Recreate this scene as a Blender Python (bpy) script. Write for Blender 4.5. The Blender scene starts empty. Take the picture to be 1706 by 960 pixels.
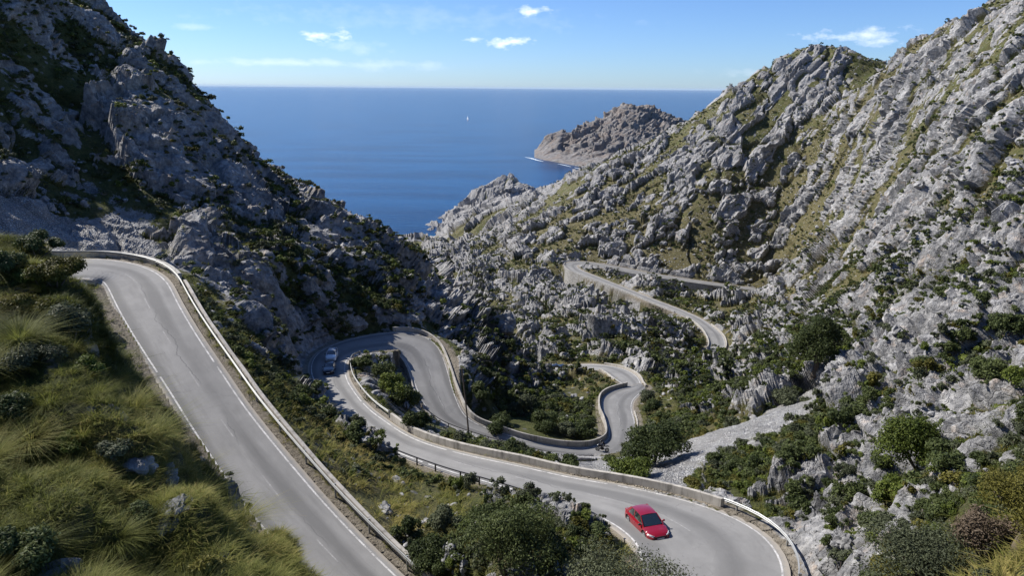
import bpy, bmesh, math, random, time
import numpy as np
from mathutils import Vector, Matrix

T0 = time.time()
random.seed(7)
RNG = np.random.default_rng(11)
f32 = np.float32

# ------------------------------------------------------------------ camera
F_PX, CX, CY = 1150.0, 853.0, 480.0
PITCH, ROLL = math.radians(16.2), 0.0085
SEA_Z = -220.0
_cp, _sp = math.cos(PITCH), math.sin(PITCH)
CR0 = np.array([1.0, 0, 0]); CU0 = np.array([0, _sp, _cp]); CF = np.array([0, _cp, -_sp])
CR = math.cos(ROLL) * CR0 + math.sin(ROLL) * CU0
CU = math.cos(ROLL) * CU0 - math.sin(ROLL) * CR0

def ray(px, py):
    return CR * ((px - CX) / F_PX) + CU * ((CY - py) / F_PX) + CF

def at(px, py, d):
    return ray(px, py) * d

def on_z(px, py, z):
    r = ray(px, py)
    return r * (z / r[2])

def project(P):
    P = np.asarray(P)
    d = P @ CF
    return CX + F_PX * (P @ CR) / d, CY - F_PX * (P @ CU) / d, d

scene = bpy.context.scene
COL = scene.collection

def link(o, parent=None):
    COL.objects.link(o)
    if parent is not None:
        o.parent = parent
    return o

def tag(o, label=None, cat=None, group=None, kind=None):
    if label: o['label'] = label
    if cat: o['category'] = cat
    if group: o['group'] = group
    if kind: o['kind'] = kind
    return o

def empty(name, loc=(0, 0, 0), rz=0.0):
    o = bpy.data.objects.new(name, None)
    o.empty_display_size = 0.3
    o.location = loc
    o.rotation_euler = (0, 0, rz)
    COL.objects.link(o)
    return o

def mesh_np(name, V, Fq, mats, parent=None, smooth=False, mat_idx=None, loops=4):
    """V (n,3), Fq (m,loops) -> one linked mesh object"""
    me = bpy.data.meshes.new(name)
    V = np.ascontiguousarray(V, dtype=f32); Fq = np.ascontiguousarray(Fq, dtype=np.int32)
    me.vertices.add(len(V)); me.vertices.foreach_set('co', V.ravel())
    n = len(Fq)
    me.loops.add(n * loops); me.loops.foreach_set('vertex_index', Fq.ravel())
    me.polygons.add(n)
    me.polygons.foreach_set('loop_start', np.arange(0, n * loops, loops, dtype=np.int32))
    me.polygons.foreach_set('loop_total', np.full(n, loops, dtype=np.int32))
    if mat_idx is not None:
        me.polygons.foreach_set('material_index', np.ascontiguousarray(mat_idx, dtype=np.int32))
    me.polygons.foreach_set('use_smooth', np.full(n, smooth, dtype=bool))
    me.update(calc_edges=True)
    for m in (mats if isinstance(mats, (list, tuple)) else [mats]):
        me.materials.append(m)
    o = bpy.data.objects.new(name, me)
    return link(o, parent)

def attr_color(me, name, arr):
    a = me.color_attributes.new(name, 'FLOAT_COLOR', 'POINT')
    a.data.foreach_set('color', np.ascontiguousarray(arr, dtype=f32).ravel())

# ------------------------------------------------------------------ numpy noise
def _hash(ix, iy, iz, seed):
    n = (ix.astype(np.uint32) * np.uint32(374761393) + iy.astype(np.uint32) * np.uint32(668265263)
         + iz.astype(np.uint32) * np.uint32(2246822519) + np.uint32((seed * 3266489917) & 0xffffffff))
    n ^= n >> np.uint32(15); n *= np.uint32(2654435761)
    n ^= n >> np.uint32(13); n *= np.uint32(1597334677)
    n ^= n >> np.uint32(16)
    return n

def vnoise(P, seed=0):
    """value noise in -1..1, P (n,3)"""
    I = np.floor(P); Fr = (P - I).astype(f32); I = I.astype(np.int64)
    Fr = Fr * Fr * (3 - 2 * Fr)
    out = np.zeros(len(P), f32)
    for dx in (0, 1):
        wx = Fr[:, 0] if dx else 1 - Fr[:, 0]
        for dy in (0, 1):
            wy = wx * (Fr[:, 1] if dy else 1 - Fr[:, 1])
            for dz in (0, 1):
                w = wy * (Fr[:, 2] if dz else 1 - Fr[:, 2])
                h = _hash(I[:, 0] + dx, I[:, 1] + dy, I[:, 2] + dz, seed)
                out += w * (h.astype(f32) * f32(1 / 4294967295.0))
    return out * 2 - 1

def fbm(P, octaves=4, seed=0, gain=0.5):
    a, s, out = 1.0, 0.0, np.zeros(len(P), f32)
    for o in range(octaves):
        out += a * vnoise(P * (2.03 ** o) + 17.3 * o, seed + o)
        s += a; a *= gain
    return out / s * 1.6

def worley(P, seed=0):
    """F1, F2, a per-cell random and the height of a randomly tilted facet in each cell (8-neighbour)"""
    B = np.floor(P - 0.5)
    n = len(P)
    F1 = np.full(n, 9, f32); F2 = np.full(n, 9, f32); ID = np.zeros(n, f32); TL = np.zeros(n, f32)
    k = f32(1 / 65535)
    for dx in (0, 1):
        for dy in (0, 1):
            for dz in (0, 1):
                c = B + (dx, dy, dz)
                I = c.astype(np.int64)
                h = _hash(I[:, 0], I[:, 1], I[:, 2], seed)
                ox = (P[:, 0] - c[:, 0] - .1 - .8 * ((h & np.uint32(1023)).astype(f32) / 1023)).astype(f32)
                oy = (P[:, 1] - c[:, 1] - .1 - .8 * (((h >> np.uint32(10)) & np.uint32(1023)).astype(f32) / 1023)).astype(f32)
                oz = (P[:, 2] - c[:, 2] - .1 - .8 * (((h >> np.uint32(20)) & np.uint32(1023)).astype(f32) / 1023)).astype(f32)
                d2 = ox * ox + oy * oy + oz * oz
                new = d2 < F1
                F2 = np.where(new, F1, np.minimum(F2, d2))
                g = h * np.uint32(2654435761); g ^= g >> np.uint32(15); g *= np.uint32(2246822519); g ^= g >> np.uint32(13)
                ID = np.where(new, (g & np.uint32(0xffff)).astype(f32) * k, ID)
                g1 = ((g >> np.uint32(16)) & np.uint32(255)).astype(f32) / 127.5 - 1
                g2 = ((g >> np.uint32(24)) & np.uint32(255)).astype(f32) / 127.5 - 1
                g3 = ((h >> np.uint32(5)) & np.uint32(255)).astype(f32) / 127.5 - 1
                TL = np.where(new, g1 * ox + g2 * oy + g3 * oz, TL)
                F1 = np.where(new, d2, F1)
    return np.sqrt(F1), np.sqrt(F2), ID, TL

def sstep(a, b, x):
    t = np.clip((x - a) / (b - a), 0, 1)
    return t * t * (3 - 2 * t)

# ------------------------------------------------------------------ roads: (left edge px, right edge px, z)
RA = [((60, 468), (60, 432), -18.6), ((120, 463), (130, 432), -18.9), ((155, 465), (185, 432), -19.2), ((165, 467), (241, 443), -19.6), ((176, 475), (276, 466), -20.0),
      ((192, 508), (294, 499), -20.8), ((211, 543), (313, 533), -21.7), ((238, 587), (338, 573), -22.8), ((284, 658), (381, 637), -24.4),
      ((306, 694), (405, 673), -25.2), ((340, 747), (447, 727), -26.3), ((402, 838), (518, 812), -28.0), ((440, 885), (560, 859), -28.8),
      ((505, 958), (628, 929), -29.8), ((545, 1000), (672, 971), -30.3), ((620, 1075), (752, 1046), -31.0)]
RB = [((1050, 1010), (1296, 1010), -28.4), ((1066, 955), (1309, 962), -28.8), ((1068, 930), (1303, 930), -29.0), ((1064, 912), (1283, 899), -29.2),
      ((1053, 899), (1250, 875), -29.4), ((1035, 884), (1205, 855), -29.7), ((1017, 871), (1156, 838), -30.0), ((993, 861), (1115, 827), -30.3),
      ((963, 849), (1040, 811), -30.8), ((896, 831), (960, 798), -31.4), ((856, 818), (910, 787), -31.9), ((802, 802), (856, 775), -32.4),
      ((761, 791), (802, 764), -32.9), ((705, 772), (748, 751), -33.5), ((659, 754), (700, 736), -34.1), ((625, 737), (668, 720), -34.6),
      ((599, 720), (645, 704), -35.1), ((575, 699), (620, 686), -35.6), ((556, 680), (601, 667), -36.1), ((540, 658), (588, 649), -36.6),
      ((526, 640), (579, 634), -37.0), ((518, 622), (575, 615), -37.5), ((520, 602), (578, 600), -38.0), ((534, 585), (588, 594), -38.5),
      ((566, 571), (605, 589), -39.0), ((603, 561.5), (627, 586.5), -39.6), ((645, 555), (645, 586), -40.2), ((680, 553), (657, 587), -40.8),
      ((706, 559), (667, 592), -41.4), ((725, 572), (676, 602), -42.0), ((736, 590), (684, 619), -42.7), ((746, 619), (691, 640), -43.6),
      ((753, 645), (699, 662), -44.4), ((764, 675), (714, 686), -45.5), ((772, 692), (727, 700), -46.2), ((791, 706), (753, 713), -47.0),
      ((829, 719.5), (800, 729), -47.8), ((869, 733), (842, 741), -48.6), ((909, 742), (890, 753), -49.4), ((950, 747), (936, 761), -50.2),
      ((982, 746.5), (985, 767), -51.0), ((1004, 740), (1022, 766), -51.5), ((1015, 729), (1045, 752), -52.0), ((1013, 707), (1054, 725), -52.6),
      ((1006, 690), (1058, 705), -53.2), ((1004, 678), (1053, 688), -53.8), ((1006, 662), (1052, 674), -54.3), ((1023, 651), (1057, 664), -54.9),
      ((1045, 646), (1065, 657), -55.4), ((1060, 642), (1072, 650), -55.9), ((1068, 640), (1074, 645), -56.4)]
RE = [((1046, 646), (1071, 646), -56.7), ((1040, 642), (1067, 639.5), -57.2), ((1028, 634.5), (1062, 629), -58.0), ((1013, 623), (1045, 618), -59.0),
      ((1003, 617), (1022, 611), -60.2), ((985, 616), (995, 608), -61.2), ((960, 617), (963, 608), -62.2), ((932, 621), (932, 611), -63.2),
      ((905, 622), (903, 615), -64.2), ((885, 625), (880, 618), -65.2), ((860, 632), (855, 624), -66.2)]
RF = [((1140, 612), (1178, 615), -86.0), ((1166, 599), (1200, 594), -88.0), ((1179, 585), (1206, 582), -89.0), ((1183, 570), (1207, 570), -89.8),
      ((1173, 551), (1199, 555), -91.0), ((1154, 535), (1170, 533), -92.0), ((1126, 521), (1136, 517), -93.0), ((1084, 504), (1092, 500), -94.2),
      ((1037, 484.5), (1046, 481.5), -95.5), ((990, 467), (1002, 464), -96.6), ((965, 457), (978, 454.5), -97.3), ((950, 451.6), (968, 450), -97.8),
      ((941, 442), (961, 444.6), -98.5), ((948, 437), (962, 442), -99.0), ((965, 435.5), (972, 441), -99.5), ((985, 437), (985, 443), -100.0),
      ((1025, 443.5), (1020, 449.5), -101.0), ((1084, 455), (1078, 461), -102.5), ((1154, 466), (1150, 471), -104.0), ((1225, 476), (1222, 480.5), -105.5),
      ((1295, 486), (1292, 490), -107.0), ((1335, 494), (1330, 498), -108.0)]

def crspline(P, n):
    """Catmull-Rom through rows of P, n samples a span"""
    P = np.asarray(P, float); Q = np.vstack([2 * P[0] - P[1], P, 2 * P[-1] - P[-2]])
    out = []
    for i in range(len(P) - 1):
        p0, p1, p2, p3 = Q[i:i + 4]
        for t in np.arange(n) / n:
            out.append(.5 * ((2 * p1) + (-p0 + p2) * t + (2 * p0 - 5 * p1 + 4 * p2 - p3) * t * t + (-p0 + 3 * p1 - 3 * p2 + p3) * t ** 3))
    out.append(P[-1])
    return np.array(out)

class Road:
    def __init__(s, pairs, step=0.8):
        L = np.array([on_z(*a, z) for a, b, z in pairs]); R = np.array([on_z(*b, z) for a, b, z in pairs])
        LR = crspline(np.hstack([L, R]), 16)
        c = (LR[:, :3] + LR[:, 3:]) / 2
        s_ = np.concatenate([[0], np.cumsum(np.linalg.norm(np.diff(c, axis=0), axis=1))])
        n = int(s_[-1] / step)
        t = np.linspace(0, s_[-1], n)
        LR = np.stack([np.interp(t, s_, LR[:, k]) for k in range(6)], 1)
        k = np.array([1, 2, 3, 2, 1.]) / 9
        for _ in range(2):                                           # ease the pixel wobble out
            pad = np.vstack([LR[:1]] * 2 + [LR] + [LR[-1:]] * 2)
            sm = sum(k[j] * pad[j:j + len(LR)] for j in range(5))
            sm[0], sm[-1] = LR[0], LR[-1]; LR = sm
        s.L, s.R, s.s = LR[:, :3], LR[:, 3:], t
        s.C = (s.L + s.R) / 2
        s.W = np.linalg.norm(s.L - s.R, axis=1)
        s.N = (s.L - s.R) / s.W[:, None]                            # towards the left edge
        s.len = t[-1]
    def near(s, px, py):
        """arc position of the centreline sample nearest to a pixel"""
        x, y, d = project(s.C)
        return int(np.argmin((x - px) ** 2 + (y - py) ** 2))

ROADS = [Road(RA), Road(RB), Road(RE), Road(RF)]
ROAD_A, ROAD_B, ROAD_E, ROAD_F = ROADS

# ------------------------------------------------------------------ terrain: heights from surveyed control points
CTRL = {
 -300: [(440, 36), (300, 48), (150, 70), (-50, 95), (-200, 120), (-150, 300)],
 -150: [(470, 34), (350, 52), (250, 80), (0, 105), (-130, 125), (-60, 220), (100, 600)],
 0: [(480, 32), (440, 52), (400, 76), (330, 84), (200, 98), (100, 108), (0, 119), (-80, 130), (-60, 180), (100, 500), (200, 1000)],
 100: [(530, 30), (470, 58), (403, 90), (350, 96), (300, 104), (200, 117), (100, 130), (0, 145), (-30, 155), (0, 205), (150, 500), (230, 1000)],
 200: [(720, 28), (413, 92), (370, 99), (300, 109), (200, 122), (100, 136), (60, 147), (42, 152), (85, 200), (180, 400), (240, 1000)],
 300: [(850, 22), (490, 78), (460, 84), (410, 96), (350, 107), (250, 121), (175, 132), (122, 148), (180, 190), (230, 400), (260, 1000)],
 400: [(950, 20), (640, 62), (600, 70), (560, 80), (520, 88), (470, 95), (400, 109), (330, 124), (312, 134), (272, 150), (320, 195), (330, 400), (300, 1000)],
 490: [(760, 50), (720, 56), (680, 63), (640, 73), (600, 86), (560, 93), (520, 96), (450, 101), (400, 117), (376, 132), (338, 156), (378, 200), (380, 400), (330, 1000)],
 545: [(860, 46), (800, 52), (750, 59), (700, 66), (560, 101), (530, 105), (480, 113), (436, 130), (370, 157), (404, 200), (400, 400), (370, 1000)],
 600: [(890, 44.5), (850, 48), (800, 54), (760, 60), (540, 112), (500, 120), (448, 136), (394, 165), (430, 210), (425, 400), (390, 1000)],
 650: [(950, 43), (880, 48), (820, 55), (780, 61), (545, 115), (510, 124), (458, 146), (412, 176), (450, 230), (440, 400), (405, 1000)],
 700: [(1000, 41), (950, 44), (900, 48), (850, 53), (800, 59), (542, 122), (500, 138), (474, 158), (446, 184), (490, 240), (460, 400), (432, 700), (425, 1000)],
 722: [(478, 190), (510, 250), (445, 620), (408, 740)],
 760: [(660, 118), (620, 122), (590, 127), (550, 140), (520, 152), (500, 168), (540, 210), (525, 260), (500, 320), (470, 390), (440, 470), (410, 560), (383, 680), (400, 850), (395, 1000)],
 800: [(1000, 39), (940, 43), (880, 48), (830, 54), (690, 106), (660, 113), (630, 120), (600, 130), (570, 142), (555, 155), (590, 195), (568, 230), (540, 275), (500, 330), (450, 410), (400, 520), (372, 640), (360, 780), (380, 1000)],
 850: [(705, 108), (670, 118), (635, 132), (602, 150), (640, 185), (615, 215), (580, 255), (540, 295), (500, 340), (450, 405), (400, 490), (360, 600), (335, 720), (370, 1000)],
 900: [(1000, 38), (940, 41), (880, 46.5), (718, 107), (690, 116), (655, 130), (634, 146), (600, 180), (560, 250), (500, 335), (450, 400), (400, 465), (350, 550), (322, 620), (340, 850), (370, 1100)],
 950: [(722, 110), (700, 117), (670, 130), (640, 146), (600, 174), (560, 240), (520, 285), (488, 330), (425, 420), (380, 460), (330, 520), (297, 570), (330, 800), (370, 1100)],
 1000: [(1000, 37), (960, 40), (915, 43.5), (700, 120), (640, 139), (590, 185), (550, 250), (515, 300), (495, 335), (430, 418), (380, 450), (330, 490), (280, 530), (310, 700), (370, 1100)],
 1050: [(800, 66), (600, 176), (560, 230), (530, 275), (470, 350), (430, 415), (340, 470), (290, 515), (330, 700), (370, 1100)],
 1100: [(800, 66), (760, 84), (720, 102), (690, 120), (650, 145), (600, 195), (550, 245), (528, 275), (485, 340), (440, 405), (400, 422), (350, 447), (300, 476), (262, 505), (310, 700), (370, 1100)],
 1200: [(830, 57), (780, 66), (720, 84), (660, 120), (625, 170), (540, 280), (508, 325), (450, 396), (400, 412), (300, 442), (230, 472), (180, 498), (270, 700), (360, 1100)],
 1300: [(880, 49), (860, 52), (800, 59), (740, 69), (690, 84), (650, 105), (600, 165), (558, 220), (524, 290), (472, 388), (430, 402), (400, 415), (300, 442), (200, 466), (140, 486), (106, 494), (200, 640), (330, 1000)],
 1400: [(1000, 37), (940, 41), (880, 47), (800, 57), (720, 70), (660, 88), (600, 122), (540, 180), (480, 270), (400, 345), (300, 390), (215, 418), (175, 432), (110, 472), (79, 484), (190, 620), (330, 1000)],
 1330: [(86, 490), (190, 640)],
 1365: [(75, 487), (190, 640)],
 1422: [(86, 474), (190, 600)],
 1437: [(120, 466), (200, 600)],
 1449: [(146, 448), (210, 580)],
 1458: [(132, 420), (200, 580)],
 1470: [(112, 395), (200, 560)],
 1240: [(152, 495), (260, 690)],
 1270: [(126, 494), (240, 680)],
 1500: [(1000, 30), (940, 34), (880, 40), (800, 48), (720, 58), (650, 73), (580, 95), (520, 125), (450, 180), (350, 240), (250, 290), (175, 335), (130, 365), (200, 560), (330, 1000)],
 1600: [(1000, 22), (940, 26), (880, 31), (800, 38), (720, 47), (640, 60), (560, 78), (480, 105), (400, 135), (300, 180), (200, 225), (135, 275), (96, 310), (170, 500), (330, 1000)],
 1706: [(1000, 17), (940, 20), (880, 24), (800, 30), (700, 40), (600, 54), (500, 75), (400, 100), (300, 130), (200, 165), (125, 210), (30, 265), (120, 480), (330, 1000)],
 1850: [(900, 18), (700, 30), (500, 60), (300, 110), (100, 180), (-100, 260), (-20, 450), (300, 1000)],
 2050: [(900, 16), (700, 24), (500, 45), (300, 80), (100, 130), (-100, 200), (-20, 400)],
}
EXTRA = [(853, 1300, 20), (853, 1900, 9), (560, 1200, 18), (500, 1500, 9), (1200, 1300, 18), (1500, 1300, 13), (1000, 1100, 31), (700, 1100, 34), (600, 980, 36),
         # the headland at the mouth of the torrent and the slopes down to the water
         (765, 366, 1130), (790, 331, 1150), (815, 306, 1180), (832, 290, 1190), (856, 300, 1180), (878, 333, 1130), (884, 342, 960), (800, 350, 1080), (840, 345, 1040), (830, 341, 1420), (900, 350, 1420), (745, 372, 1250),
         (1000, 345, 1450), (1200, 345, 1450), (700, 345, 1450), (500, 345, 1450), (200, 345, 1450), (0, 345, 1450), (1450, 345, 1450), (1700, 345, 1450), (690, 396, 1120), (640, 400, 900), (735, 404, 900)]
CLIFF = [(505, 578, 96), (500, 545, 96.5), (497, 500, 97.5), (530, 560, 100), (528, 535, 104), (565, 548, 109), (562, 525, 114),
         (995, 500, 338), (960, 488, 350), (1040, 517, 312), (1085, 535, 292), (1120, 545, 280), (930, 470, 372), (925, 440, 400), (940, 428, 420)]

BANK = {-300: (1000, 900, 700, 500, 380), -150: (1000, 900, 700, 500, 385), 0: (1000, 960, 850, 700, 600, 500, 425, 392), 45: (1000, 800, 600, 450, 394), 80: (1000, 960, 850, 700, 600, 500, 430), 105: (1000, 800, 650, 540, 492),
        135: (1000, 900, 800, 700, 640, 590), 170: (1000, 850, 740, 665), 210: (1000, 900, 850, 800, 735), 265: (1000, 900, 850, 800), 330: (1000, 940, 900, 858), 385: (1000, 950, 915), 435: (1000, 970)}
def bank(px, py):
    r = ray(px, py)
    return r * (7.0 / (-r[2] - .34 * r[0] - .06 * r[1]))

def build_ctrl():
    P = [bank(px, py) for px, ys in BANK.items() for py in ys]
    P += [at(430, 1010, 20), at(470, 1070, 20), at(110, 600, 30), at(50, 500, 30), at(215, 800, 25), at(320, 910, 21)]
    for px, col in CTRL.items():
        for py, d in col:
            P.append(at(px, py, d))
    for t in EXTRA + CLIFF:
        P.append(at(*t))
    for r in ROADS:
        for i in range(0, len(r.C), 9):
            P.append(r.C[i])
    for i in range(6, len(ROAD_A.C) - 12, 9):                          # the strip of verge between the left road and the bank
        c = ROAD_A.L[i]
        P.append(c + ROAD_A.N[i] * 3.0 + (0, 0, .1)); P.append(c + ROAD_A.N[i] * 6.0 + (0, 0, .5))
    return np.array(P)

def polar(P):
    r = np.hypot(P[:, 0], P[:, 1])
    return np.arctan2(P[:, 0], P[:, 1]), np.log(r), P[:, 2] / r

class RBF:
    def __init__(s, X, y, smooth=0.0, eps=1e-4):
        s.X = X; s.eps = eps
        n = len(X)
        K = np.sqrt(((X[:, None] - X[None]) ** 2).sum(2) + eps)
        A = np.zeros((n + 3, n + 3)); A[:n, :n] = K - smooth * np.eye(n)
        A[:n, n] = 1; A[:n, n + 1:] = X; A[n, :n] = 1; A[n + 1:, :n] = X.T
        s.w = np.linalg.solve(A, np.concatenate([y, np.zeros(3)]))
    def __call__(s, Q):
        out = np.empty(len(Q))
        n = len(s.X); X = s.X.astype(f32); w = s.w[:n].astype(f32)
        X2 = (X ** 2).sum(1)
        for i in range(0, len(Q), 20000):
            q = Q[i:i + 20000].astype(f32)
            d2 = (q ** 2).sum(1)[:, None] + X2[None] - 2 * (q @ X.T)
            out[i:i + 20000] = np.sqrt(np.maximum(d2, 0) + f32(s.eps)) @ w
        return out + s.w[n] + Q @ s.w[n + 1:]

def bilin(G, u0, du, w0, dw, u, w):
    a = np.clip((u - u0) / du, 0, G.shape[0] - 1.001); b = np.clip((w - w0) / dw, 0, G.shape[1] - 1.001)
    i = a.astype(np.int32); j = b.astype(np.int32); fa = (a - i); fb = (b - j)
    return (G[i, j] * (1 - fa) * (1 - fb) + G[i + 1, j] * fa * (1 - fb) + G[i, j + 1] * (1 - fa) * fb + G[i + 1, j + 1] * fa * fb)

# raster of the nearest road sample
RX0, RY0, RS = -130.0, 15.0, 0.6
RNX, RNY = int(330 / RS), int(440 / RS)
_RC = np.vstack([np.hstack([r.C, np.full((len(r.C), 1), k), np.arange(len(r.C))[:, None]]) for k, r in enumerate(ROADS)])
_RT = np.vstack([np.gradient(r.C, axis=0) for r in ROADS]); _RG = _RT[:, 2] / np.hypot(_RT[:, 0], _RT[:, 1]); _RT = _RT[:, :2] / np.hypot(_RT[:, 0], _RT[:, 1])[:, None]
_RN = np.vstack([r.N for r in ROADS]); _RWd = np.concatenate([r.W for r in ROADS])
def build_raster():
    gx, gy = np.meshgrid(RX0 + (np.arange(RNX) + .5) * RS, RY0 + (np.arange(RNY) + .5) * RS, indexing='ij')
    Q = np.stack([gx.ravel(), gy.ravel()], 1).astype(f32)
    X = _RC[:, :2].astype(f32); X2 = (X ** 2).sum(1)
    idx = np.empty(len(Q), np.int32)
    for i in range(0, len(Q), 20000):
        q = Q[i:i + 20000]
        idx[i:i + 20000] = np.argmin(X2[None] - 2 * (q @ X.T), axis=1)
    return idx.reshape(RNX, RNY)
RASTER = build_raster()

def road_query(x, y):
    """signed lateral offset, edge distance, road height, sample id (edge distance huge off the raster)"""
    i = np.clip(((x - RX0) / RS).astype(np.int32), 0, RNX - 1); j = np.clip(((y - RY0) / RS).astype(np.int32), 0, RNY - 1)
    k = RASTER[i, j]
    best = np.full(len(x), 1e9); kb = k.copy()
    for dk in (-2, -1, 0, 1, 2):
        kk = np.clip(k + dk, 0, len(_RC) - 1)
        kk = np.where(_RC[kk, 3] == _RC[k, 3], kk, k)
        d = (x - _RC[kk, 0]) ** 2 + (y - _RC[kk, 1]) ** 2
        m = d < best
        best = np.where(m, d, best); kb = np.where(m, kk, kb)
    dx, dy = x - _RC[kb, 0], y - _RC[kb, 1]
    lat = dx * _RN[kb, 0] + dy * _RN[kb, 1]
    dist = np.sqrt(best)
    # past the ends of a road the straight distance counts
    along2 = np.maximum(best - lat ** 2, 0)
    eff = np.where(along2 > 1.2, dist, np.abs(lat))
    edge = eff - _RWd[kb] / 2
    out = (x < RX0) | (x > RX0 + RNX * RS) | (y < RY0) | (y > RY0 + RNY * RS)
    edge = np.where(out, 1e3, edge)
    along = np.clip(dx * _RT[kb, 0] + dy * _RT[kb, 1], -1.5, 1.5)
    return lat, edge, _RC[kb, 2] + along * _RG[kb], kb

U0, U1, W0, W1 = -0.95, 0.95, math.log(3.5), math.log(1480.0)
def build_base():
    P = build_ctrl()
    u, w, e = polar(P)
    rb = RBF(np.stack([u, w], 1), e, smooth=0.002)
    nu, nw = 240, 520
    gu = np.linspace(U0, U1, nu); gw = np.linspace(W0, W1, nw)
    UU, WW = np.meshgrid(gu, gw, indexing='ij')
    E = rb(np.stack([UU.ravel(), WW.ravel()], 1)).reshape(nu, nw)
    return E, gu[1] - gu[0], gw[1] - gw[0]
E_BASE, DU, DW = build_base()
print('base', time.time() - T0)

# depth of the drop right outside the edge, where a retaining wall carries the road: (left, right) per sample
WALLDROP = [np.zeros((len(r.C), 2)) for r in ROADS]
def _drop(k, side, a, b, depth, ease=14):
    r = ROADS[k]; i, j = sorted((r.near(*a), r.near(*b)))
    n = np.arange(len(r.C))
    WALLDROP[k][:, side] = np.maximum(WALLDROP[k][:, side], depth * np.clip((n - i) / ease, 0, 1) * np.clip((j - n) / ease, 0, 1))
_drop(3, 0, (1135, 526), (946, 438), 9.5); _drop(3, 1, (1000, 452), (1215, 480), 6.5); _drop(1, 0, (744, 612), (838, 722), 4.5, 8)
WALLDROP = np.vstack(WALLDROP)

def carve(x, y, z):
    lat, edge, rz, kb = road_query(x, y)
    dz = z - rz
    verge = 1.25
    bw = np.where(dz > 0, 0.8 + 0.5 * dz, 1.8 + 0.8 * np.abs(dz))
    bw = np.minimum(bw, 11.0)
    s = sstep(0, 1, (edge - verge) / bw)
    s = np.where(edge > verge + bw, 1.0, s)
    under = -0.14 + 0.11 * np.clip((edge - 0.08) / 0.22, 0, 1) - .65 * np.clip((-edge - .25) / .9, 0, 1)
    zr = rz + under
    zc = np.where(edge > 40, z, zr + (z - zr) * s)
    dr = np.where(lat > 0, WALLDROP[kb, 0], WALLDROP[kb, 1])
    w = sstep(.85, 1.5, edge) * (1 - sstep(7, 16, edge))
    low = rz - dr * sstep(.85, 1.5, edge)
    zc = np.where((dr > .05) & (edge > .8) & (edge < 16), np.minimum(zc, low * w + zc * (1 - w)), zc)
    return zc, edge, kb

# columns: fine inside the view, coarser beside it
def theta_columns(n_in, n_out):
    a = math.radians(45)
    return np.concatenate([np.linspace(U0, -a, n_out, endpoint=False), np.linspace(-a, a, n_in, endpoint=False), np.linspace(a, U1, n_out)])

def build_terrain(n_in=940, n_out=40, rows=1900, fine=3400):
    th = theta_columns(n_in, n_out)
    wf = np.linspace(W0, W1, fine)
    nt = len(th)
    UU = np.repeat(th, fine); WW = np.tile(wf, nt)
    E = bilin(E_BASE, U0, DU, W0, DW, UU, WW)
    R = np.exp(WW); X = R * np.sin(UU); Y = R * np.cos(UU)
    Z, edge, kb = carve(X, Y, E * R)
    E = (Z / R).reshape(nt, fine)
    # rows follow the slope so cliffs that face the valley get their share of points
    de = np.abs(np.diff(E, axis=1)); dw = wf[1] - wf[0]
    dens = de / dw * 1.0 + 0.24 + 0.10 * np.clip(np.abs(E[:, 1:]), 0, 1)
    rr = np.exp(wf[1:])[None]
    dens = dens * np.where((rr > 700) & (rr < 980), .7, 1.0) * np.where(rr > 1320, .5, 1.0) * np.where(rr < 7, .4, 1.0)
    eg = edge.reshape(nt, fine)[:, 1:]
    dens = dens + .45 * ((eg > -.6) & (eg < 2.6))
    k = np.ones(15) / 15
    dens = np.apply_along_axis(lambda v: np.convolve(v, k, mode='same'), 0, dens)      # neighbours agree
    cum = np.concatenate([np.zeros((nt, 1)), np.cumsum(dens, axis=1)], axis=1)
    W = np.empty((nt, rows)); EE = np.empty((nt, rows))
    for i in range(nt):
        t = np.linspace(0, cum[i, -1], rows)
        W[i] = np.interp(t, cum[i], wf)
        EE[i] = np.interp(W[i], wf, E[i])
    R = np.exp(W); T = th[:, None]
    return np.stack([R * np.sin(T), R * np.cos(T), EE * R], 2)

G = build_terrain()
NT, NR = G.shape[:2]
print('grid', G.shape, time.time() - T0)
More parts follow.
